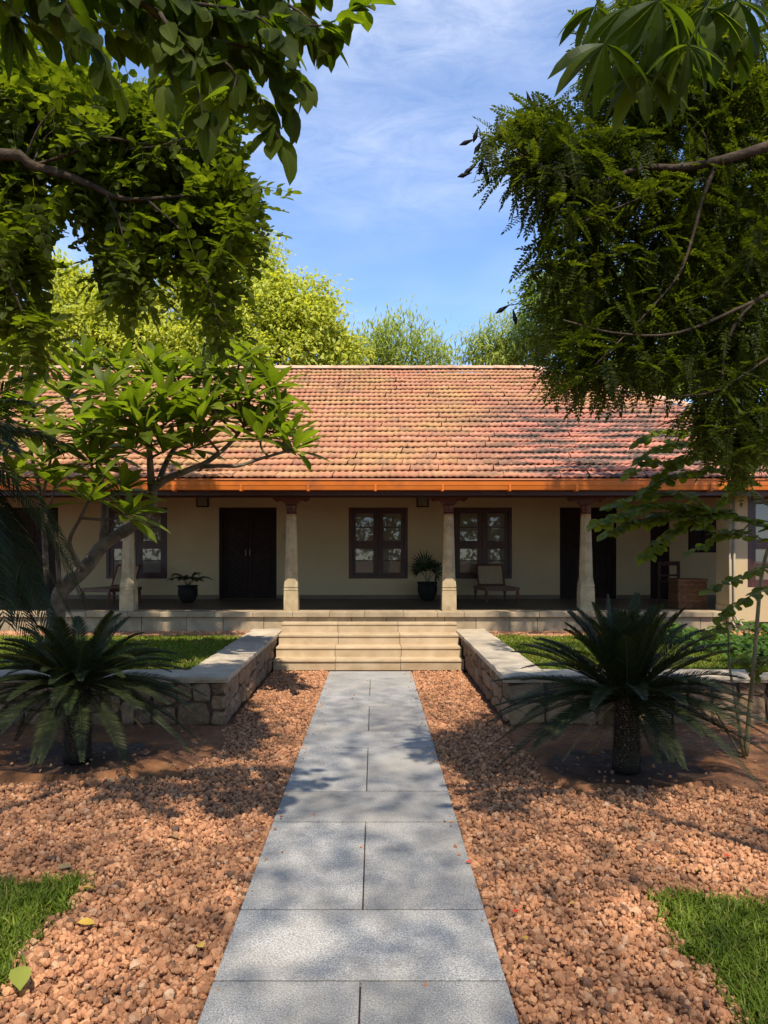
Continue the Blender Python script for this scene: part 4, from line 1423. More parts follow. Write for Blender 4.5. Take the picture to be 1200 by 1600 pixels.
# ------------------------------------------------------------------ cycads
def cycad(c, height, rad, n, L, label, seed, el0=78, el1=92, drp=.34):
    random.seed(seed)
    root = thing("cycad", label, "cycad", tuple(c))
    prof = [(rad * 1.12, -.03), (rad * 1.05, height * .1), (rad * .96, height * .4), (rad * .95, height * .75), (rad * 1.0, height * .92), (rad * .55, height * 1.05)]
    MB().lathe(tuple(c), prof, 18).build("trunk", MAT['cycadtrunk'], root, smooth=True)
    V = []; F = []
    rows_ = int(height / .022)
    for j in range(rows_):
        z = height * (j + .3) / rows_
        for i in range(22):
            a = 2 * math.pi * (i + .5 * (j % 2)) / 22 + random.uniform(-.08, .08)
            r = rad * random.uniform(.93, 1.0); l_ = random.uniform(.02, .055); w = .012
            o = Vector((c.x + r * math.cos(a), c.y + r * math.sin(a), c.z + z))
            out = Vector((math.cos(a), math.sin(a), random.uniform(.5, 1.3))).normalized(); sd = Vector((-math.sin(a), math.cos(a), 0))
            b = len(V); V += [o - sd * w, o + sd * w, o + out * l_]; F.append((b, b + 1, b + 2))
    stuff(link_mesh("leaf_bases", np_mesh("leaf_bases", np.array(V), F), MAT['scale'], root))
    top = Vector((c.x, c.y, c.z + height * .98))
    for i in range(n):
        t = i / n
        az = i * 2.39996 + random.uniform(-.2, .2)
        el = math.radians(el0 - el1 * t ** 0.85 + random.uniform(-7, 7))
        b = top + Vector((math.cos(az), math.sin(az), 0)) * rad * .5
        frond(b, az, el, L * random.uniform(.85, 1.08), drp + .22 * math.cos(el) * random.random(), 66, .12 * L, .0046, MAT['cycad'], root, "frond", .38, .5, .22, .14, .009, ldroop=.06, twist=random.uniform(-.06, .06))
    for i in range(3):
        az = (.2, 2.9, 1.7)[i] + random.uniform(-.3, .3)
        frond(top + Vector((math.cos(az), math.sin(az), -.5)) * rad * .6, az, math.radians(random.uniform(-45, -15)), L * .5, .35, 26, .1 * L, .004, MAT['drytan'], root, "dry_frond", .2, .4, .3, .2, .008, ldroop=.3)
    return root
cycad(CYR, 0.57, 0.102, 96, 1.08, "cycad with upright dark fronds and short shaggy trunk on the right", 5, 86, 92, .25)
cycad(CYL, 0.62, 0.105, 80, 1.0, "cycad with drooping dark fronds in front of the left stone wall", 9, 70, 80, .27)
random.seed(21)

# feathery palm at the left edge
pc = Vector((-4.1, 7.0, 0))
palm = thing("feather_palm", "feathery palm reaching in from the left edge beside the plumeria", "palm", tuple(pc))
MB().tube([pc + Vector((0, 0, -.05)), pc + Vector((.03, 0, 1.4)), pc + Vector((.0, 0, 2.75))], [.09, .075, .07], 10).build("trunk", MAT['bark'], palm, smooth=True)
for (az, el, L_, dr) in ((0, 50, 1.55, .35), (-14, 40, 1.45, .42), (12, 28, 1.4, .5), (-6, 2, 1.3, .9), (8, -15, 1.35, .85), (-18, -28, 1.45, .75), (4, -45, 1.6, .5), (-12, -55, 1.75, .35), (20, -35, 1.5, .7), (-40, 30, 1.4, .6), (-40, -20, 1.4, .8), (45, 40, 1.5, .6), (80, 50, 1.5, .6), (120, 45, 1.5, .6), (165, 40, 1.5, .6), (210, 45, 1.5, .6), (255, 50, 1.5, .6), (300, 35, 1.4, .6), (-5, 68, 1.5, .45), (15, -60, 1.85, .25)):
    frond(pc + Vector((0, 0, 2.75)), math.radians(az), math.radians(el), L_, dr, 62, .36, .0095, MAT['palm'], palm, "frond", .15, .55, .35, .15, .01, ldroop=.3, twist=random.uniform(-.08, .08))

# ------------------------------------------------------------------ plumeria
PLY = 8.15
def zp(x, y, dy=0.0):           # zoom coordinates of the photograph crop -> world
    return at(x / 2.3077, y / 2.3077 + 480, PLY + dy)
base = at(78, 1000, PLY); base.z = BEDZ - .02
plum = thing("plumeria_tree", "plumeria tree with bare grey limbs and broad leaf rosettes left of the veranda", "tree", tuple(base))
mb = MB(); skel = []
def L_(pts, r0, r1):
    skel.extend([(p, r1) for p in limb(mb, pts, r0, r1, 4, 8, .16)])
L_([base, at(88, 960, PLY), zp(225, 1020), zp(300, 950), zp(370, 860), zp(425, 822), zp(490, 780), zp(545, 720), zp(548, 640)], .105, .05)
L_([zp(372, 850), zp(378, 770), zp(375, 690, .1), zp(358, 600, .15), zp(350, 520, .15), zp(312, 400, .2), zp(245, 335, .25), zp(225, 300, .3)], .055, .016)
L_([zp(350, 530, .15), zp(405, 460, .3), zp(450, 400, .3)], .026, .016)
L_([zp(545, 660), zp(600, 620, -.1), zp(660, 595, -.15), zp(750, 555, -.1), zp(830, 490, 0), zp(880, 425, .1)], .05, .018)
L_([zp(720, 575, -.1), zp(800, 572, -.3), zp(860, 572, -.35), zp(940, 546, -.3), zp(1060, 512, -.3)], .026, .014)
L_([zp(546, 640), zp(540, 540, -.3), zp(535, 460, -.5), zp(495, 375, -.6)], .045, .018)
L_([zp(570, 640), zp(600, 560, .3), zp(640, 500, .4), zp(720, 470, .5), zp(785, 400, .6)], .04, .016)
L_([zp(300, 950, -.1), zp(250, 850, -.3), zp(290, 760, -.5), zp(318, 700, -.6)], .028, .015)
L_([zp(215, 1010, -.1), zp(200, 830, -.2), zp(165, 760, -.2), zp(190, 690, -.2)], .03, .012)
L_([zp(170, 1000, 0), zp(150, 700, .3), zp(120, 560, .35), zp(95, 430, .4)], .035, .014)
L_([zp(150, 700, .3), zp(180, 560, .2), zp(195, 470, .1)], .022, .013)
tips = [(490, 372, -.6), (312, 195, .3), (640, 255, .2), (745, 262, .3), (868, 185, .4), (985, 290, .3), (930, 262, .5), (850, 330, .1), (790, 400, .6), (1065, 508, -.3), (1030, 470, -.1), (1000, 375, .2), (195, 465, .1),
        (100, 400, .4), (35, 500, .2), (120, 330, .5), (430, 235, .4), (545, 265, .4), (700, 505, .2), (480, 515, -.5), (365, 510, .1), (200, 640, -.2), (318, 692, -.6), (462, 745, -.5), (885, 425, .1), (600, 420, -.3), (690, 345, .1),
        (395, 420, .3), (940, 470, -.2), (585, 330, -.4), (245, 325, .3), (70, 610, .2), (380, 300, -.2), (520, 440, -.6), (820, 300, .5), (640, 390, .3), (750, 345, -.2), (430, 400, -.4), (270, 250, .2), (480, 330, .1), (560, 200, .3), (700, 230, .5), (800, 230, .2), (900, 330, -.1), (155, 560, -.1), (20, 390, .3), (330, 560, -.3), (590, 520, -.4), (440, 660, -.4), (300, 440, -.2), (980, 430, .1), (720, 420, -.3)]
fr = []
pro = [leaf_proto(.13, 6, .3, .12, 1.25, .9, .06), leaf_proto(.14, 6, .22, .25, 1.2, .9, .06), leaf_proto(.122, 6, .35, .02, 1.25, .9, .06), leaf_proto(.135, 6, .25, .35, 1.2, .9, .06, wave=.12)]
for (x, y, dy) in tips:
    T = zp(x, y, dy)
    # join to the nearest skeleton point below
    cand = [(p, r) for p, r in skel if p.z < T.z - .02]
    p, r = min(cand, key=lambda q: (q[0] - T).length) if cand else skel[0]
    if (p - T).length > .08:
        midp = p.lerp(T, .55) + Vector((random.uniform(-.05, .05), random.uniform(-.05, .05), -.08 * (T - p).length))
        limb(mb, [p, midp, T], min(r, .022), .013, 3, 6, .1)
    ax = ((T - p).normalized() * .5 + Vector((0, -.1, .8))).normalized()
    n = random.randint(14, 18)
    a0 = random.uniform(0, 6.28)
    e1 = ax.orthogonal().normalized(); e2 = ax.cross(e1)
    for i in range(n):
        q = i / n
        a = a0 + i * 2.39996
        tilt = math.radians(random.uniform(20, 34) + 62 * q)
        dvec = ax * math.cos(tilt) + (e1 * math.cos(a) + e2 * math.sin(a)) * math.sin(tilt)
        upv = ax + Vector((random.uniform(-.25, .25), random.uniform(-.25, .25) - .1, .2))
        B = basis(np.array([dvec]), np.array([upv]))[0]
        fr.append((B, np.array(T + ax * (-.05 * q)), random.uniform(.40, .53) * (.78 + .3 * q), random.randrange(4)))
mb.build("trunk", MAT['greybark'], plum, smooth=True)
finish_crown(plum, place_leaves(plum, fr, pro, MAT['plumeria'], "leaf", 300), MAT['plumeria'])

# ------------------------------------------------------------------ round leaved shrub on the right
rs = Vector((3.15, 6.28, 0))
shrub = thing("round_leaf_shrub", "slender shrub with rounded bright leaves growing beside the right cycad", "shrub", tuple(rs))
mb = MB()
def twig_leaves(fr, pts, step, smin, smax, nk, droop=.2, start=.0, tw=.5, face=-.15):
    c = bez(pts, 5); acc = 0; s = 1
    tot = sum((c[i + 1] - c[i]).length for i in range(len(c) - 1)); done = 0
    for i in range(len(c) - 1):
        seg = c[i + 1] - c[i]; acc += seg.length; done += seg.length
        while acc > step:
            acc -= step
            if done / tot < start: continue
            s = -s
            d = seg.normalized(); sd = d.cross(Vector((0, 0, 1)))
            if sd.length < .01: sd = Vector((1, 0, 0))
            sd.normalize()
            p = c[i].lerp(c[i + 1], random.random())
            dv = (d * .5 + sd * s * random.uniform(.5, 1.0) + Vector((random.uniform(-tw, tw), random.uniform(-tw, tw), random.uniform(-.3, .3) - droop)))
            upv = Vector((random.uniform(-.5, .5), random.uniform(-.45, .45) + face, 1))
            fr.append((basis(np.array([dv]), np.array([upv]))[0], np.array(p), random.uniform(smin, smax), random.randrange(nk)))
    dv = (c[-1] - c[-2]).normalized()
    fr.append((basis(np.array([dv]), np.array([(0, -.2, 1.)]))[0], np.array(c[-1]), smax, random.randrange(nk)))

fr = []
limb(mb, [rs, at(1150, 1100, 6.25), at(1140, 1040, 6.48), at(1138, 985, 6.48)], .017, .008, 4, 6)
limb(mb, [rs + Vector((.02, 0, 0)), at(1172, 1100, 6.3), at(1178, 1040, 6.3), at(1190, 900, 6.48), at(1212, 800, 6.38), at(1195, 700, 6.28), at(1170, 620, 6.28)], .022, .012, 4, 7)
limb(mb, [rs + Vector((-.02, 0, 0)), at(1140, 1150, 6.48), at(1115, 1105, 6.15), at(1108, 1085, 6.38)], .013, .006, 4, 6)
tw = [([(1195, 720, 6.28), (1100, 692, 6.18), (1030, 700, 6.08), (985, 738, 5.98)], .03), ([(1185, 690, 6.28), (1110, 678, 6.38), (1040, 672, 6.38), (1000, 690, 6.38)], .035),
      ([(1205, 825, 6.38), (1110, 795, 6.18), (1020, 790, 5.98), (935, 818, 5.78)], .024), ([(1110, 796, 6.18), (1040, 802, 6.08), (960, 828, 5.98)], .028),
      ([(1120, 800, 6.18), (1050, 830, 6.08), (1010, 868, 5.98)], .03), ([(1195, 700, 6.28), (1150, 755, 6.18), (1125, 790, 6.18)], .05), ([(1212, 880, 6.38), (1160, 900, 6.18), (1110, 922, 6.08)], .06),
      ([(1212, 915, 6.38), (1165, 935, 6.18), (1130, 962, 6.08)], .06), ([(1205, 850, 6.38), (1150, 828, 6.28), (1085, 860, 6.18)], .05), ([(1190, 760, 6.28), (1130, 735, 6.28), (1060, 742, 6.18), (1010, 765, 6.08)], .032),
      ([(1110, 690, 6.18), (1060, 720, 6.08), (1030, 745, 6.08)], .035), ([(1100, 790, 6.18), (1060, 770, 6.18), (1000, 775, 6.08), (955, 790, 5.98)], .032), ([(1138, 985, 6.48), (1130, 975, 6.48), (1110, 990, 6.38)], .05),
      ([(1140, 1040, 6.48), (1160, 1030, 6.48), (1175, 1050, 6.38)], .05), ([(1178, 1060, 6.3), (1195, 1030, 6.3), (1215, 1040, 6.48)], .05), ([(1190, 700, 6.28), (1120, 705, 6.2), (1070, 715, 6.1), (1020, 725, 6.1)], .04), ([(1150, 800, 6.2), (1080, 810, 6.1), (1000, 812, 6.0), (950, 835, 5.9)], .035), ([(1180, 840, 6.3), (1120, 830, 6.2), (1060, 800, 6.1)], .05), ([(1195, 690, 6.3), (1150, 700, 6.2), (1110, 730, 6.2)], .045), ([(1200, 790, 6.38), (1180, 770, 6.28), (1140, 760, 6.28)], .06)]
for pts, step in tw:
    P3 = [at(*q) for q in pts]
    limb(mb, P3, .008, .003, 3, 4)
    twig_leaves(fr, P3, step * .42, .075, .12, 3, .15, 0, .6, -.6)
pro = [leaf_proto(.36, 4, .15, .1, .9, .55, .1), leaf_proto(.33, 4, .25, .2, .95, .55, .1), leaf_proto(.38, 4, .1, .05, .9, .55, .1)]
mb.build("trunk", MAT['stem'], shrub, smooth=True)
finish_crown(shrub, place_leaves(shrub, fr, pro, MAT['roundleaf'], "leaf", 300), MAT['roundleaf'])

# ------------------------------------------------------------------ foreground trees
def sample_blobs(blobs, n_each_area, ysp):
    """Points inside pixel blobs: (px, py, rx, ry, Y)."""
    out = []
    for (px, py, rx, ry, Y) in blobs:
        n = int(n_each_area * rx * ry / 1000)
        for _ in range(n):
            while True:
                a, b, c = random.uniform(-1, 1), random.uniform(-1, 1), random.uniform(-1, 1)
                if a * a + b * b + c * c <= 1: break
            out.append((at(px + a * rx, py + b * ry, Y + c * ysp), Vector((a, c * .6, -b))))
    return out


def overhead(n, test, size, proto, zr=(8.5, 13.0), gap=0.16):
    """The high part of a crown, above and behind the camera: loose leaves with openings between the clumps."""
    P = np.stack([RNG.uniform(-11, 11, 6 * n), RNG.uniform(-12, 3.6, 6 * n), RNG.uniform(*zr, 6 * n)], -1)
    f = np.sin(P[:, 0] * 1.9 + 1.3 * np.sin(P[:, 1] * 1.1)) * np.sin(P[:, 1] * 2.3 + 1.1 * np.sin(P[:, 0] * 1.7 + .4)) + .45 * np.sin(P[:, 0] * 4.1 + P[:, 1] * 3.3)
    keep = test(P[:, 0], P[:, 1]) & (RNG.random(6 * n) < np.clip(.75 + gap * f, .15, 1) * (1 - .5 * np.clip((P[:, 1] - .2) / 2.6, 0, 1)))
    T = P[keep][:n]
    # openings in the canopy where the sun reaches the ground and the shrub
    for (gx, gy, gz, rr) in ((2.7, 6.0, 2.2, .95), (2.0, 4.2, 0, .34), (1.3, 3.55, 0, .28), (-1.35, 3.1, 0, .36), (.05, 4.75, 0, .16), (-.35, 3.3, 0, .2), (2.6, 9.8, .4, 1.3), (-1.2, 4.6, 0, .25), (.3, 6.1, 0, .3)):
        tz = (T[:, 2] - gz) / -SUN_TRAVEL.z
        hx = T[:, 0] + SUN_TRAVEL.x * tz - gx; hy = T[:, 1] + SUN_TRAVEL.y * tz - gy
        T = T[(np.hypot(hx, hy) > rr) | (RNG.random(len(T)) < .12)]
    ok = T[:, 2] > CAMZ + .7487 * np.maximum(T[:, 1], 0) * 1.02 + .4
    T = T[ok]; n = len(T)
    a = RNG.uniform(0, 6.283, n)
    D = np.stack([np.cos(a), np.sin(a), RNG.uniform(-.6, .2, n)], -1)
    up = np.stack([RNG.normal(0, .35, n), RNG.normal(0, .35, n), np.ones(n)], -1)
    return spread(proto[0], proto[1], basis(D, up), T, RNG.uniform(.8, 1.2, n) * size)


flat_leaf = leaf_proto(.28, 2, .1, .15, 1.0, .7)
tiny_leaf = (np.array([(0, 0, 0), (.3, .45, .03), (0, 1, -.1), (-.3, .45, .03)]), np.array([(0, 1, 2, 3)]))

# --- tree with pinnate leaves, left
tb = Vector((-4.9, 4.6, 0))
treeB = thing("pinnate_leaf_tree", "shade tree whose drooping branches of small oval leaves fill the upper left", "tree", tuple(tb))
mb = MB()
limb(mb, [tb + Vector((0, 0, -.1)), tb + Vector((.05, 0, 1.6)), tb + Vector((.1, .1, 3.2)), tb + Vector((0, .1, 4.8)), tb + Vector((.3, -.2, 6.4)), tb + Vector((0.8, -1.8, 9.6))], .24, .1, 4, 10)
for q in range(9):
    e_ = tb + Vector((1 * random.uniform(-2.5, 4.5), random.uniform(-10, -1.5), random.uniform(9, 11.5)))
    limb(mb, [tb + Vector((0.4, -.6, 7.2)), tb.lerp(e_, .6) + Vector((0, 0, 2.2)), e_], .028, .008, 4, 6)
main = limb(mb, [tb + Vector((.08, .05, 3.0)), at(-60, 262, 4.57), at(60, 263, 4.67), at(130, 284, 4.67), at(195, 311, 4.67), at(300, 305, 4.67)], .05, .008, 4, 8)
limb(mb, [at(40, 262, 4.67), at(110, 240, 4.67), at(160, 215, 4.67), at(250, 230, 4.67), at(330, 235, 4.67)], 0.0132, .006, 4, 6)
limb(mb, [at(35, 258, 4.67), at(60, 200, 4.62), at(85, 170, 4.57)], 0.0084, .005, 4, 6)
limb(mb, [at(50, 258, 4.67), at(75, 210, 4.77), at(110, 200, 4.77)], 0.0072, .005, 4, 6)
limb(mb, [at(165, 298, 4.67), at(190, 360, 4.62), at(200, 440, 4.57)], 0.0078, .004, 4, 6)
limb(mb, [at(230, 312, 4.67), at(290, 370, 4.62), at(330, 460, 4.57), at(345, 520, 4.57)], 0.0084, .004, 4, 6)
limb(mb, [at(-40, 330, 4.57), at(10, 430, 4.57), at(40, 500, 4.57), at(55, 560, 4.57)], 0.0120, .005, 4, 6)
limb(mb, [at(190, 235, 4.67), at(260, 225, 4.57), at(330, 200, 4.57)], 0.0048, .004, 4, 5)
mb.build("trunk", MAT['bark'], treeB, smooth=True)
blobsB = [(40, 150, 80, 60, 5.1), (120, 170, 100, 70, 5.0), (230, 190, 100, 75, 5.1), (320, 220, 60, 70, 5.2), (60, 240, 90, 50, 5.2), (180, 265, 110, 60, 5.1), (300, 290, 90, 60, 5.1), (375, 315, 45, 45, 5.1), (90, 320, 60, 28, 5.0),
          (200, 345, 60, 35, 5.0), (270, 350, 70, 40, 5.0), (350, 360, 50, 45, 5.0), (30, 360, 40, 50, 4.9), (20, 430, 48, 60, 4.9), (40, 510, 52, 45, 4.9), (178, 400, 42, 40, 4.9), (205, 440, 34, 30, 4.9), (300, 410, 50, 40, 4.9),
          (340, 465, 34, 36, 4.9), (345, 512, 18, 24, 4.9), (370, 400, 22, 36, 4.9), (-20, 300, 60, 80, 5.2), (340, 140, 50, 40, 5.3), (15, 90, 60, 50, 5.2)]
blobsB += [(-80, 130, 60, 80, 5.0), (-100, 380, 60, 70, 4.9), (-190, 230, 80, 110, 5.0), (-180, 400, 60, 70, 4.9), (40, 150, 110, 70, 8.6), (180, 190, 120, 80, 8.4), (300, 230, 70, 70, 8.6), (100, 290, 100, 40, 9.6), (270, 330, 80, 40, 9.6), (-60, 300, 90, 90, 9.6), (20, 390, 50, 60, 9.2)]
pro = [pinnate_proto(5, .085, .28, .3, 62, .2, s) for s in range(4)]
fr = []
for p, off in sample_blobs(blobsB, 21, .5):
    d = off * .9 + Vector((random.uniform(-.8, .8), random.uniform(-.8, .8), random.uniform(-.9, .2)))
    up = Vector((random.uniform(-.4, .4), random.uniform(-.4, .4), 1))
    sz_ = random.uniform(.24, .36)
    fr.append((basis(np.array([d]), np.array([up]))[0], np.array(p - d.normalized() * sz_ * .5), sz_, random.randrange(4)))
parts = place_leaves(treeB, fr, pro, MAT['leafB'], "leaf", 300)
parts.append(overhead(52000, lambda X, Y: (X < -.2 + .25 * np.sin(Y * 2)) & ((X > -2.3) | (Y < 1.6)), .085, tiny_leaf))
finish_crown(treeB, parts, MAT['leafB'])

# --- feathery tree, right
tc = Vector((4.7, 4.7, 0))
treeC = thing("feathery_leaf_tree", "dark shade tree with fine feathery leaflets hanging over the right side", "tree", tuple(tc))
mb = MB()
limb(mb, [tc + Vector((0, 0, -.1)), tc + Vector((-.1, 0, 1.6)), tc + Vector((-.1, .1, 3.4)), tc + Vector((.1, .1, 5.0)), tc + Vector((-.3, -.2, 6.8)), tc + Vector((-0.8, -1.8, 9.6))], .26, .1, 4, 10)
for q in range(9):
    e_ = tc + Vector((-1 * random.uniform(-2.5, 4.5), random.uniform(-10, -1.5), random.uniform(9, 11.5)))
    limb(mb, [tc + Vector((-0.4, -.6, 7.2)), tc.lerp(e_, .6) + Vector((0, 0, 2.2)), e_], .028, .008, 4, 6)
limb(mb, [tc + Vector((-.1, .1, 3.6)), at(1290, 190, 4.23), at(1200, 228, 4.23), at(1120, 252, 4.23), at(1060, 262, 4.23), at(1000, 262, 4.23), at(930, 285, 4.13), at(870, 270, 4.13), at(800, 235, 4.03)], .042, .004, 4, 8)
limb(mb, [at(1120, 254, 4.23), at(1098, 310, 4.18), at(1085, 360, 4.13), at(1060, 430, 4.13), at(1000, 500, 4.13), at(930, 570, 4.03)], 0.0132, .004, 4, 6)
limb(mb, [at(1105, 254, 4.23), at(1104, 220, 4.13), at(1098, 205, 4.13)], 0.0066, .004, 4, 5)
limb(mb, [at(1100, 278, 4.23), at(1030, 300, 4.13), at(980, 318, 4.13), at(900, 350, 4.03)], 0.0060, .003, 4, 5)
limb(mb, [at(1290, 430, 4.23), at(1180, 470, 4.13), at(1130, 560, 4.13), at(1140, 700, 4.03)], 0.0180, .005, 4, 6)
limb(mb, [at(1180, 470, 4.13), at(1060, 520, 4.03), at(960, 520, 4.03), at(880, 500, 4.03)], 0.0096, .004, 4, 6)
limb(mb, [at(1200, 560, 4.13), at(1120, 610, 4.03), at(1050, 620, 4.03)], 0.0072, .004, 4, 6)
mb.build("trunk", MAT['bark'], treeC, smooth=True)
blobsC = [(800, 225, 45, 35, 4.35), (850, 200, 50, 45, 4.35), (850, 270, 80, 55, 4.35), (900, 240, 70, 60, 4.45), (890, 330, 80, 60, 4.35), (970, 220, 80, 70, 4.55), (980, 300, 90, 60, 4.45), (1070, 200, 90, 70, 4.65), (1080, 290, 90, 60, 4.55),
          (1160, 180, 70, 90, 4.65), (1170, 290, 60, 70, 4.55), (890, 410, 75, 50, 4.35), (960, 400, 80, 60, 4.45), (1060, 380, 90, 60, 4.45), (1160, 390, 70, 70, 4.45), (900, 470, 70, 45, 4.35), (900, 540, 65, 48, 4.35), (880, 595, 40, 32, 4.35),
          (990, 480, 80, 55, 4.45), (985, 560, 75, 42, 4.35), (950, 590, 55, 32, 4.35), (1080, 480, 80, 65, 4.45), (1170, 500, 70, 80, 4.45), (1070, 570, 60, 48, 4.35), (1150, 600, 75, 70, 4.35), (1140, 680, 55, 55, 4.35), (1162, 715, 34, 40, 4.35), (1195, 670, 45, 50, 4.45), (1090, 650, 45, 35, 4.35), (770, 225, 22, 20, 4.35), (1120, 90, 90, 60, 4.75), (1020, 130, 70, 40, 4.75)]
blobsC += [(1270, 120, 60, 90, 4.6), (1300, 260, 70, 80, 4.6), (1280, 400, 70, 80, 4.6), (1290, 540, 60, 70, 4.6), (1400, 200, 80, 110, 4.7), (1410, 380, 80, 90, 4.7), (950, 70, 50, 50, 4.6), (1010, 40, 60, 60, 4.6), (1090, 30, 70, 60, 4.6), (1190, 120, 40, 50, 4.6), (1040, 130, 70, 45, 4.6), (940, 140, 50, 40, 4.6), (1110, 120, 60, 50, 4.6), (990, 10, 50, 40, 6.5), (1080, -20, 70, 40, 6.5), (1180, -20, 60, 50, 6.5), (960, 230, 70, 60, 8.6), (1060, 190, 100, 80, 8.6), (1170, 180, 90, 100, 8.8), (1010, 310, 80, 55, 9.6), (1120, 330, 100, 70, 9.6), (1200, 350, 70, 80, 9.6), (1160, 450, 80, 70, 9.2), (1260, 250, 90, 120, 8.6)]
pro = [pinnate_proto(13, .036, .17, .22, 66, .1, s + 10, True, True, True) for s in range(4)]
fr = []
for p, off in sample_blobs(blobsC, 27, .42):
    d = off * .9 + Vector((random.uniform(-.8, .8), random.uniform(-.8, .8), random.uniform(-.8, .1)))
    up = Vector((random.uniform(-.4, .4), random.uniform(-.4, .4), 1))
    sz_ = random.uniform(.19, .31)
    fr.append((basis(np.array([d]), np.array([up]))[0], np.array(p - d.normalized() * sz_ * .5), sz_, random.randrange(4)))
parts = place_leaves(treeC, fr, pro, MAT['leafC'], "leaf", 300)
parts.append(overhead(52000, lambda X, Y: X > -.2 + .25 * np.sin(Y * 2), .085, tiny_leaf))
finish_crown(treeC, parts, MAT['leafC'])
# seed pods at the tips
for (px_, py_, dx, dz, l_) in ((745, 205, -.3, -1, .07), (735, 220, -1, -.4, .07), (750, 225, -.6, -1, .07), (738, 262, -.8, -.6, .07), (752, 258, -.2, -1, .06), (730, 272, -1, -.3, .06), (760, 268, .1, -1, .085), (825, 150, .3, -1, .06), (818, 170, -.8, -.5, .06), (830, 160, .7, -.3, .05), (790, 480, -.8, -.5, .07), (803, 490, .2, -1, .07)):
    p = at(px_, py_, 4.35); d = Vector((dx, 0, dz)).normalized()
    MB().tube([p - d * .03, p, p + d * l_ * .5, p + d * l_], [.002, .008, .015, .002], 6).build("seed_pod", MAT['pod'], treeC, smooth=True)
mb = MB()
limb(mb, [at(800, 235, 4.35), at(765, 222, 4.35), at(738, 208, 4.35)], .004, .002, 3, 4)
limb(mb, [at(800, 245, 4.35), at(770, 258, 4.35), at(740, 262, 4.35)], .004, .002, 3, 4)
limb(mb, [at(830, 200, 4.35), at(823, 170, 4.35), at(824, 148, 4.35)], .003, .002, 3, 4)
limb(mb, [at(840, 485, 4.35), at(815, 475, 4.35), at(790, 478, 4.35)], .004, .002, 3, 4)
mb.build("twig", MAT['bark'], treeC)

# --- broad leaved tree, top left
ta = Vector((-3.1, 1.4, 0))
treeA = thing("broad_leaf_tree", "tree with large pointed oval leaves hanging across the top left corner", "tree", tuple(ta))
mb = MB()
limb(mb, [ta + Vector((0, 0, -.1)), ta + Vector((.05, .1, 1.8)), ta + Vector((.1, .3, 3.6)), ta + Vector((.2, .2, 5.6))], .15, .06, 4, 9)
DA = 3.1
limb(mb, [ta + Vector((.1, .28, 3.4)), at(-150, -260, 2.9), at(60, -90, 3.0), at(230, 10, DA), at(300, 80, DA), at(330, 115, DA)], .035, .006, 4, 7)
fr = []
twA = [([(230, 10, DA), (330, 80, 3.1), (400, 150, 3.1), (440, 225, 3.05)], .034), ([(150, -60, 3.0), (300, 5, 3.1), (430, 30, 3.2), (500, 40, 3.2), (565, 10, 3.25)], .03), ([(300, 10, 3.1), (400, 70, 3.15), (455, 110, 3.15), (468, 125, 3.1)], .034),
       ([(60, -90, 3.0), (110, 20, 2.9), (150, 80, 2.9), (175, 120, 2.9)], .034), ([(250, 20, 3.0), (300, 110, 3.0), (318, 190, 2.95)], .034), ([(60, -90, 3.0), (180, -10, 3.2), (330, 40, 3.3), (420, 70, 3.4)], .028), ([(-100, -120, 2.9), (20, -40, 3.0), (120, 20, 3.1), (230, 60, 3.2)], .03),
       ([(-60, -160, 2.9), (100, -60, 3.3), (260, -30, 3.4), (400, -20, 3.4), (520, -30, 3.4)], .03), ([(-80, -60, 3.2), (0, 0, 3.2), (70, 40, 3.2)], .035), ([(330, 80, 3.1), (370, 120, 3.0), (345, 165, 3.0)], .034), ([(400, -20, 3.4), (470, 20, 3.3), (510, 60, 3.3)], .03), ([(300, 5, 3.1), (390, 20, 3.0), (440, 60, 3.0)], .034), ([(40, -60, 3.3), (150, 10, 3.4), (260, 50, 3.4), (350, 90, 3.4)], .03), ([(0, -60, 3.2), (60, 0, 3.3), (120, 50, 3.3)], .034), ([(200, -40, 3.3), (330, -10, 3.5), (450, 10, 3.5)], .028), ([(330, 60, 3.1), (420, 90, 3.1), (450, 160, 3.1)], .034), ([(230, 10, 3.1), (260, 80, 3.1), (270, 130, 3.0)], .034)]
for pts, step in twA:
    P3 = [at(*q) for q in pts]
    limb(mb, P3, .009, .003, 3, 5)
    twig_leaves(fr, P3, step * .62, .11, .165, 4, .45, .05, .45, -.25)
pro = [leaf_proto(.28, 6, .25, .2, .95, .75, .09), leaf_proto(.26, 6, .3, .35, 1.0, .75, .09), leaf_proto(.30, 6, .2, .1, .95, .75, .09), leaf_proto(.28, 6, .15, .45, .95, .75, .09, wave=.12)]
mb.build("trunk", MAT['bark'], treeA, smooth=True)
finish_crown(treeA, place_leaves(treeA, fr, pro, MAT['leafA'], "leaf", 300), MAT['leafA'])
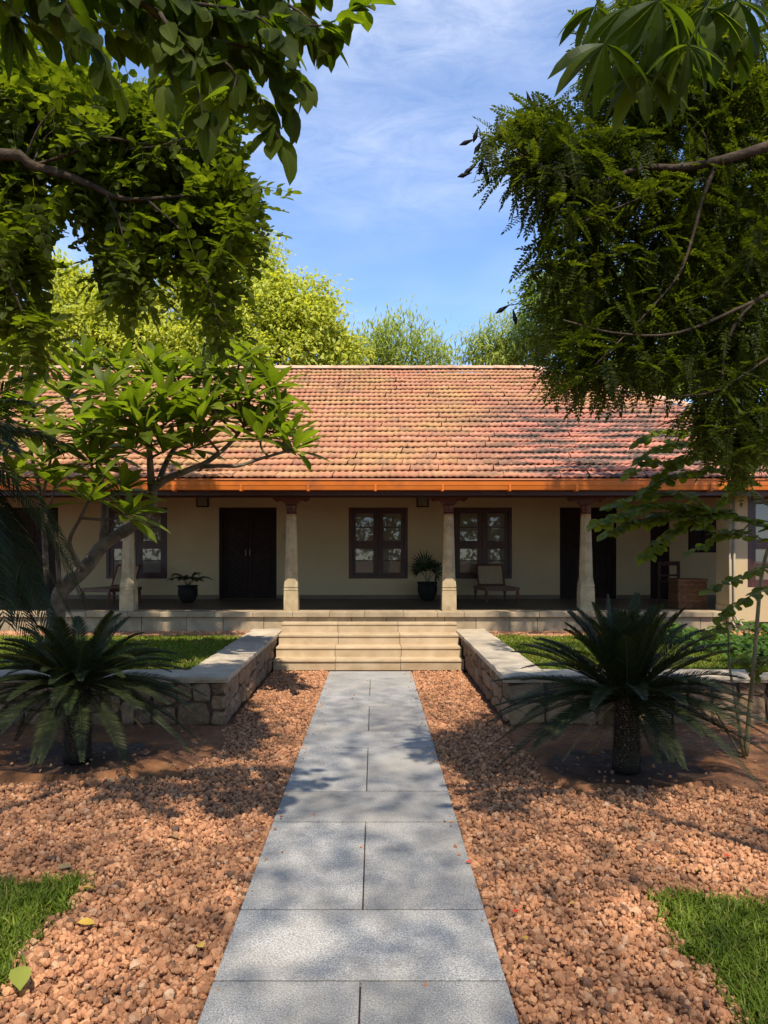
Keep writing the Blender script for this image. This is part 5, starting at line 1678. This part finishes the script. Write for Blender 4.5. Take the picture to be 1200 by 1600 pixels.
# long narrow leaves at the very left belong to another sapling's tip
# --- palmate leaved tree, top right
td = Vector((3.2, 1.2, 0))
treeD = thing("palmate_leaf_tree", "tree with large hand shaped leaves hanging in the top right corner", "tree", tuple(td))
mb = MB()
limb(mb, [td + Vector((0, 0, -.1)), td + Vector((-.05, .1, 1.8)), td + Vector((-.1, .2, 3.8)), td + Vector((-.3, .2, 5.8))], .14, .06, 4, 9)
limb(mb, [td + Vector((-.1, .2, 3.9)), at(1300, -260, 2.9), at(1160, -80, 3.0), at(1060, -20, 3.0)], .04, .012, 4, 7)
lv, lf = leaf_proto(.16, 5, .3, .35, 1.15, .8, .03)
ctr = [(945, 68, 2.95, 1.0), (1010, 60, 3.05, 1.0), (980, 10, 3.1, 1.0), (1060, 30, 2.95, 1.0), (1005, 115, 3.0, .95), (1050, 95, 3.1, .95), (1100, 10, 3.1, 1.0), (930, 10, 3.2, .8), (1120, 60, 3.2, .9), (1150, 0, 3.1, 1.0), (1075, 70, 2.9, .9), (960, 95, 3.2, .8), (1030, 0, 2.9, 1.0), (1170, 50, 3.2, .9)]
for (px_, py_, Y, sc) in ctr:
    c = at(px_, py_, Y)
    src = at(min(px_ + 120, 1180), py_ - 150, 3.0)
    pet = bez([src, src.lerp(c, .5) + Vector((0, 0, .06)), c], 4)
    m = MB(); m.tube(pet, .004, 5)
    F = [tuple(q) for q in lf]
    dmain = (c - src).normalized()
    for i in range(7):
        a = math.radians(-126 + 42 * i + random.uniform(-6, 6))
        dv = Vector((math.sin(a), random.uniform(-.25, .25), -.55 - .45 * math.cos(a)))
        B = basis(np.array([dv]), np.array([(random.uniform(-.3, .3), -.5 + random.uniform(-.4, .4), .6)]))[0]
        s = random.uniform(.2, .25) * sc
        m.add((lv * s) @ B.T + np.array(c), F)
    m.build("leaf", MAT['leafD'], treeD, fix=False)
mb.build("trunk", MAT['bark'], treeD, smooth=True)

# --- sapling tip with long narrow leaves at the upper left edge
tn = Vector((-2.6, 2.2, 0))
treeN = thing("narrow_leaf_sapling", "tip of a sapling with long narrow leaves at the upper left edge", "tree", tuple(tn))
mb = MB()
limb(mb, [tn, tn + Vector((-.05, .3, 2.0)), at(-120, -20, 3.2), at(-30, 10, 3.2), at(15, 18, 3.2)], .035, .006, 4, 6)
mb.build("trunk", MAT['bark'], treeN, smooth=True)
fr = []
for i in range(13):
    a = math.radians(-170 + i * 15)
    dv = Vector((math.cos(a) * .7 + .25, random.uniform(-.3, .3), math.sin(a) * .9 - .35))
    fr.append((basis(np.array([dv]), np.array([(0.2, -.6, .7)]))[0], np.array(at(15 + random.uniform(-14, 10), 20 + random.uniform(-10, 14), 3.2)), random.uniform(.2, .27), 0))
finish_crown(treeN, place_leaves(treeN, fr, [leaf_proto(.085, 5, .25, .3, 1.1, .8, .03)], MAT['leafA'], "leaf", 300), MAT['leafA'])

# ------------------------------------------------------------------ trees behind the house
def far_tree(name, label, blobs, mat, leaf, n_per, base_px, Y0, cat="tree", clump=.27, upright=False, bark='greybark'):
    b = at(base_px, 900, Y0); b.z = 0
    root = thing(name, label, cat, tuple(b))
    mb = MB()
    cs = [at(x, y, Y) for (x, y, rx, ry, Y) in blobs]
    topz = max(c.z for c in cs); lowz = min(c.z for c in cs)
    fork = Vector((b.x, b.y, max(2.5, lowz - 1.0)))
    limb(mb, [b - Vector((0, 0, .2)), b.lerp(fork, .5) + Vector((.15, 0, 0)), fork], .28, .18, 4, 9)
    for c in cs:
        limb(mb, [fork, fork.lerp(c, .5) + Vector((random.uniform(-.3, .3), random.uniform(-.2, .2), .1)), c], .10, .02, 4, 6)
    mb.build("trunk", MAT[bark], root, smooth=True)
    Ts = []; Ds = []
    for (x, y, rx, ry, Y) in blobs:
        c = np.array(at(x, y, Y)); R = np.array([rx * Y / FPX, (rx + ry) * .5 * Y / FPX, ry * Y / FPX])
        nc = max(6, int(rx * ry / 62))
        u = unit(RNG.normal(0, 1, (nc, 3))); rad_ = RNG.uniform(.35, 1.0, nc) ** .5
        C = c + u * rad_[:, None] * R
        m = int(n_per)
        sig = np.array([clump, clump, clump * (.55 if not upright else 1.5)])
        P_ = (C[:, None, :] + RNG.normal(0, 1, (nc, m, 3)) * sig).reshape(-1, 3)
        Ts.append(P_); Ds.append((np.repeat(u, m, 0)) * .6 + RNG.normal(0, .6, (nc * m, 3)) + ((0, 0, -.35) if not upright else (0, 0, .9)))
    T = np.concatenate(Ts); D = np.concatenate(Ds); n = len(T)
    up = np.stack([RNG.normal(-.1, .3, n), RNG.normal(-.75, .3, n), np.ones(n)], -1)
    V0, F0 = leaf
    V, F = spread(V0, F0, basis(D, up), T, RNG.uniform(.75, 1.25, n))
    stuff(link_mesh("crown", np_mesh("crown", V, F), MAT[mat], root))
    return root

def scaled(p, s): return (p[0] * s, p[1])
small = scaled(leaf_proto(.28, 2, .1, .2), .16)
fine = scaled(leaf_proto(.10, 2, .1, .2), .24)
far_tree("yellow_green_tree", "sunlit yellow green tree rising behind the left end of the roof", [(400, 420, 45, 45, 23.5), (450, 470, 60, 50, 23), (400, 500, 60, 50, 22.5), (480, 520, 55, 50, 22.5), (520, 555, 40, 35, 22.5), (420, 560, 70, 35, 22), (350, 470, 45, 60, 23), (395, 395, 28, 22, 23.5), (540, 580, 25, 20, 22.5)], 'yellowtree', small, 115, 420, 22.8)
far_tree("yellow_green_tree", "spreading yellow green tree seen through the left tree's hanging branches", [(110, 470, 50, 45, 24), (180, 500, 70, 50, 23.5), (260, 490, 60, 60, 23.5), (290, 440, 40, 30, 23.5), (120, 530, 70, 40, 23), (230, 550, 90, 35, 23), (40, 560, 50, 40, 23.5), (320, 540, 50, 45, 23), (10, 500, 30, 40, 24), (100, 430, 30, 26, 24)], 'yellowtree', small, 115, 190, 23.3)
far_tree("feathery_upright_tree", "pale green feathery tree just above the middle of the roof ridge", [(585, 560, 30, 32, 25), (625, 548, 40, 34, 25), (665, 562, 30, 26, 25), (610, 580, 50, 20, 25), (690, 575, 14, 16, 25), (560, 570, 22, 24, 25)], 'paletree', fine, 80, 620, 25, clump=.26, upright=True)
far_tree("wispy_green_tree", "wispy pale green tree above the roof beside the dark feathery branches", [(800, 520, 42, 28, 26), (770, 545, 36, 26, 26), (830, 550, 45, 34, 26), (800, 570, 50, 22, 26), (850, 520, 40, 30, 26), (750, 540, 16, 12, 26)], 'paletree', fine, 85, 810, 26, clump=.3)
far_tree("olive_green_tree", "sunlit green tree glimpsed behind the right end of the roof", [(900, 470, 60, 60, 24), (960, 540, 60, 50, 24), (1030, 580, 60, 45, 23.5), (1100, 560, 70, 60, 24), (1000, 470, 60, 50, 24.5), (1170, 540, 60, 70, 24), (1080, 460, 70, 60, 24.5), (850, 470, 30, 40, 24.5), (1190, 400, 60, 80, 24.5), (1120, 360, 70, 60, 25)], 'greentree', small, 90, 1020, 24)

# ------------------------------------------------------------------ small things on the ground
def fallen_leaf(px_, py_, s, mat, label, az, cat="leaf", curl=.3, zz=.0):
    Y = FPX * CAMZ / (py_ - HZY); p = at(px_, py_, Y); p.z = zz
    V, F = leaf_proto(.28, 4, .3, curl, 1.0, .7, .12)
    D = np.array([[math.cos(az), math.sin(az), random.uniform(0, .25)]])
    B = basis(D, np.array([[random.uniform(-.3, .3), random.uniform(-.3, .3), 1.]]))[0]
    o = link_mesh("fallen_leaf", np_mesh("fallen_leaf", (V * s) @ B.T + np.array([p.x, p.y, p.z + .012]), F), MAT[mat])
    return tag(o, label, cat, "leaves and petals fallen on the gravel")
fallen_leaf(122, 1392, .085, 'yellowleaf', "yellow fallen leaf just beyond the tip of the left grass patch", .3)
fallen_leaf(118, 1446, .085, 'yellowleaf', "bright yellow fallen leaf on gravel beside the left grass patch", .1)
fallen_leaf(85, 1362, .09, 'drytan', "pale tan fallen leaf above the left grass patch", .5)
fallen_leaf(318, 1486, .07, 'yellowleaf', "small yellow fallen leaf close to the left edge of the path", 2.2)
fallen_leaf(30, 1525, .15, 'paletree', "large pale green fallen leaf lying on the left grass edge", 5.2, zz=.035)
fallen_leaf(770, 1442, .055, 'yellowleaf', "yellow fallen leaf close to the right edge of the path", 1.1)
fallen_leaf(826, 1474, .07, 'yellowleaf', "yellow fallen leaf in the middle of the right gravel", 2.0)
fallen_leaf(888, 1417, .05, 'yellowleaf', "tiny yellow fallen leaf near the corner of the right grass", .4)
fallen_leaf(1062, 1349, .06, 'yellowleaf', "pale yellow fallen leaf in the sunny patch of right gravel", 2.8)
fallen_leaf(1088, 1365, .06, 'yellowleaf', "pale fallen leaf nearer the right grass in the sunny gravel patch", .9)
fallen_leaf(1140, 1342, .05, 'redpetal', "red petal on the right gravel above the grass", 1.9, "petal")
fallen_leaf(803, 1430, .045, 'redpetal', "red petal on the gravel nearest the path's right edge", .9, "petal")
fallen_leaf(738, 1350, .04, 'redpetal', "red petal lying against the right edge of the path", 2.9, "petal")
fallen_leaf(280, 1310, .09, 'drytan', "curled tan leaf on the left gravel midway to the path", 2.6)
fallen_leaf(985, 1375, .05, 'drytan', "dry tan leaf on the right gravel left of the sunny patch", 2.6)

# dry frond hanging by the wall, litter
fdry = frond((2.46, 6.9, .52), math.radians(-60), math.radians(-25), .34, .5, 18, .13, .009, MAT['drytan'], None, "dry_frond", .15, .5, .6, .15, .008)
tag(fdry, "dry yellowed frond tip hanging by the stone wall behind the right cycad", "dry frond")
n = 700
x = np.concatenate([RNG.uniform(1.35, 4.2, n), RNG.uniform(-4.4, -1.5, n)]); y = RNG.uniform(5.3, 7.45, 2 * n)
k_ = in_soil(x, y); x = x[k_]; y = y[k_]; n = len(x)
a = RNG.uniform(0, 6.283, n)
V0, F0 = leaf_proto(.2, 2, .3, .3)
V, F = spread(V0, F0, basis(np.stack([np.cos(a), np.sin(a), RNG.uniform(-.1, .3, n)], -1), np.stack([RNG.normal(0, .4, n), RNG.normal(0, .4, n), np.ones(n)], -1)), np.stack([x, y, np.full(n, .012)], -1), RNG.uniform(.012, .055, n))
o = stuff(link_mesh("leaf_litter", np_mesh("leaf_litter", V, F), MAT['litter']))
tag(o, "scattered dry leaf litter on the bare soil under the cycads", "leaf litter")

# ------------------------------------------------------------------ unseen garden trees behind the viewpoint, added to block low sky; panes reflect them
def unseen_garden_tree(X, Y, H, Rr, label, seed):
    rg = np.random.default_rng(seed)
    root = thing("unseen_garden_tree", label, "tree", (X, Y, 0), "garden trees added behind the viewpoint to block low sky")
    mb = MB()
    fork = Vector((X + .1, Y, H * .35))
    limb(mb, [(X, Y, -.1), (X + .08, Y + .05, H * .18), fork], .2, .13, 4, 8)
    nc = 60
    u = unit(rg.normal(0, 1, (nc, 3))); C = np.array([X, Y, H * .54]) + u * (rg.uniform(.3, 1, nc) ** .5)[:, None] * (Rr, Rr * .7, H * .45)
    for c in C[:10]: limb(mb, [fork, fork.lerp(Vector(c), .5) + Vector((0, 0, .2)), Vector(c)], .07, .015, 3, 6)
    mb.build("trunk", MAT['bark'], root, smooth=True)
    m = 55
    T = (C[:, None] + rg.normal(0, 1, (nc, m, 3)) * (.55, .5, .42)).reshape(-1, 3); n = len(T)
    T[:, 2] = np.maximum(T[:, 2], .3)
    D = rg.normal(0, 1, (n, 3)) + (0, 0, -.3)
    up = np.stack([rg.normal(0, .5, n), rg.normal(0, .6, n), np.ones(n)], -1)
    V, F = spread(flat_leaf[0], flat_leaf[1], basis(D, up), T, rg.uniform(.25, .42, n))
    stuff(link_mesh("crown", np_mesh("crown", V, F), MAT['leafB'], root))
names = ["far left", "left", "middle", "right", "far right"]
for i, (X, Y, H) in enumerate(((-11, -9, 7.5), (-5.2, -11, 8.0), (0.6, -12, 7.2), (6.3, -11, 8.2), (12, -9, 7.6))):
    unseen_garden_tree(X, Y, H, 3.4, "unseen green garden tree at the " + names[i] + " of those added to block low sky and reflected in the window panes", 40 + i)
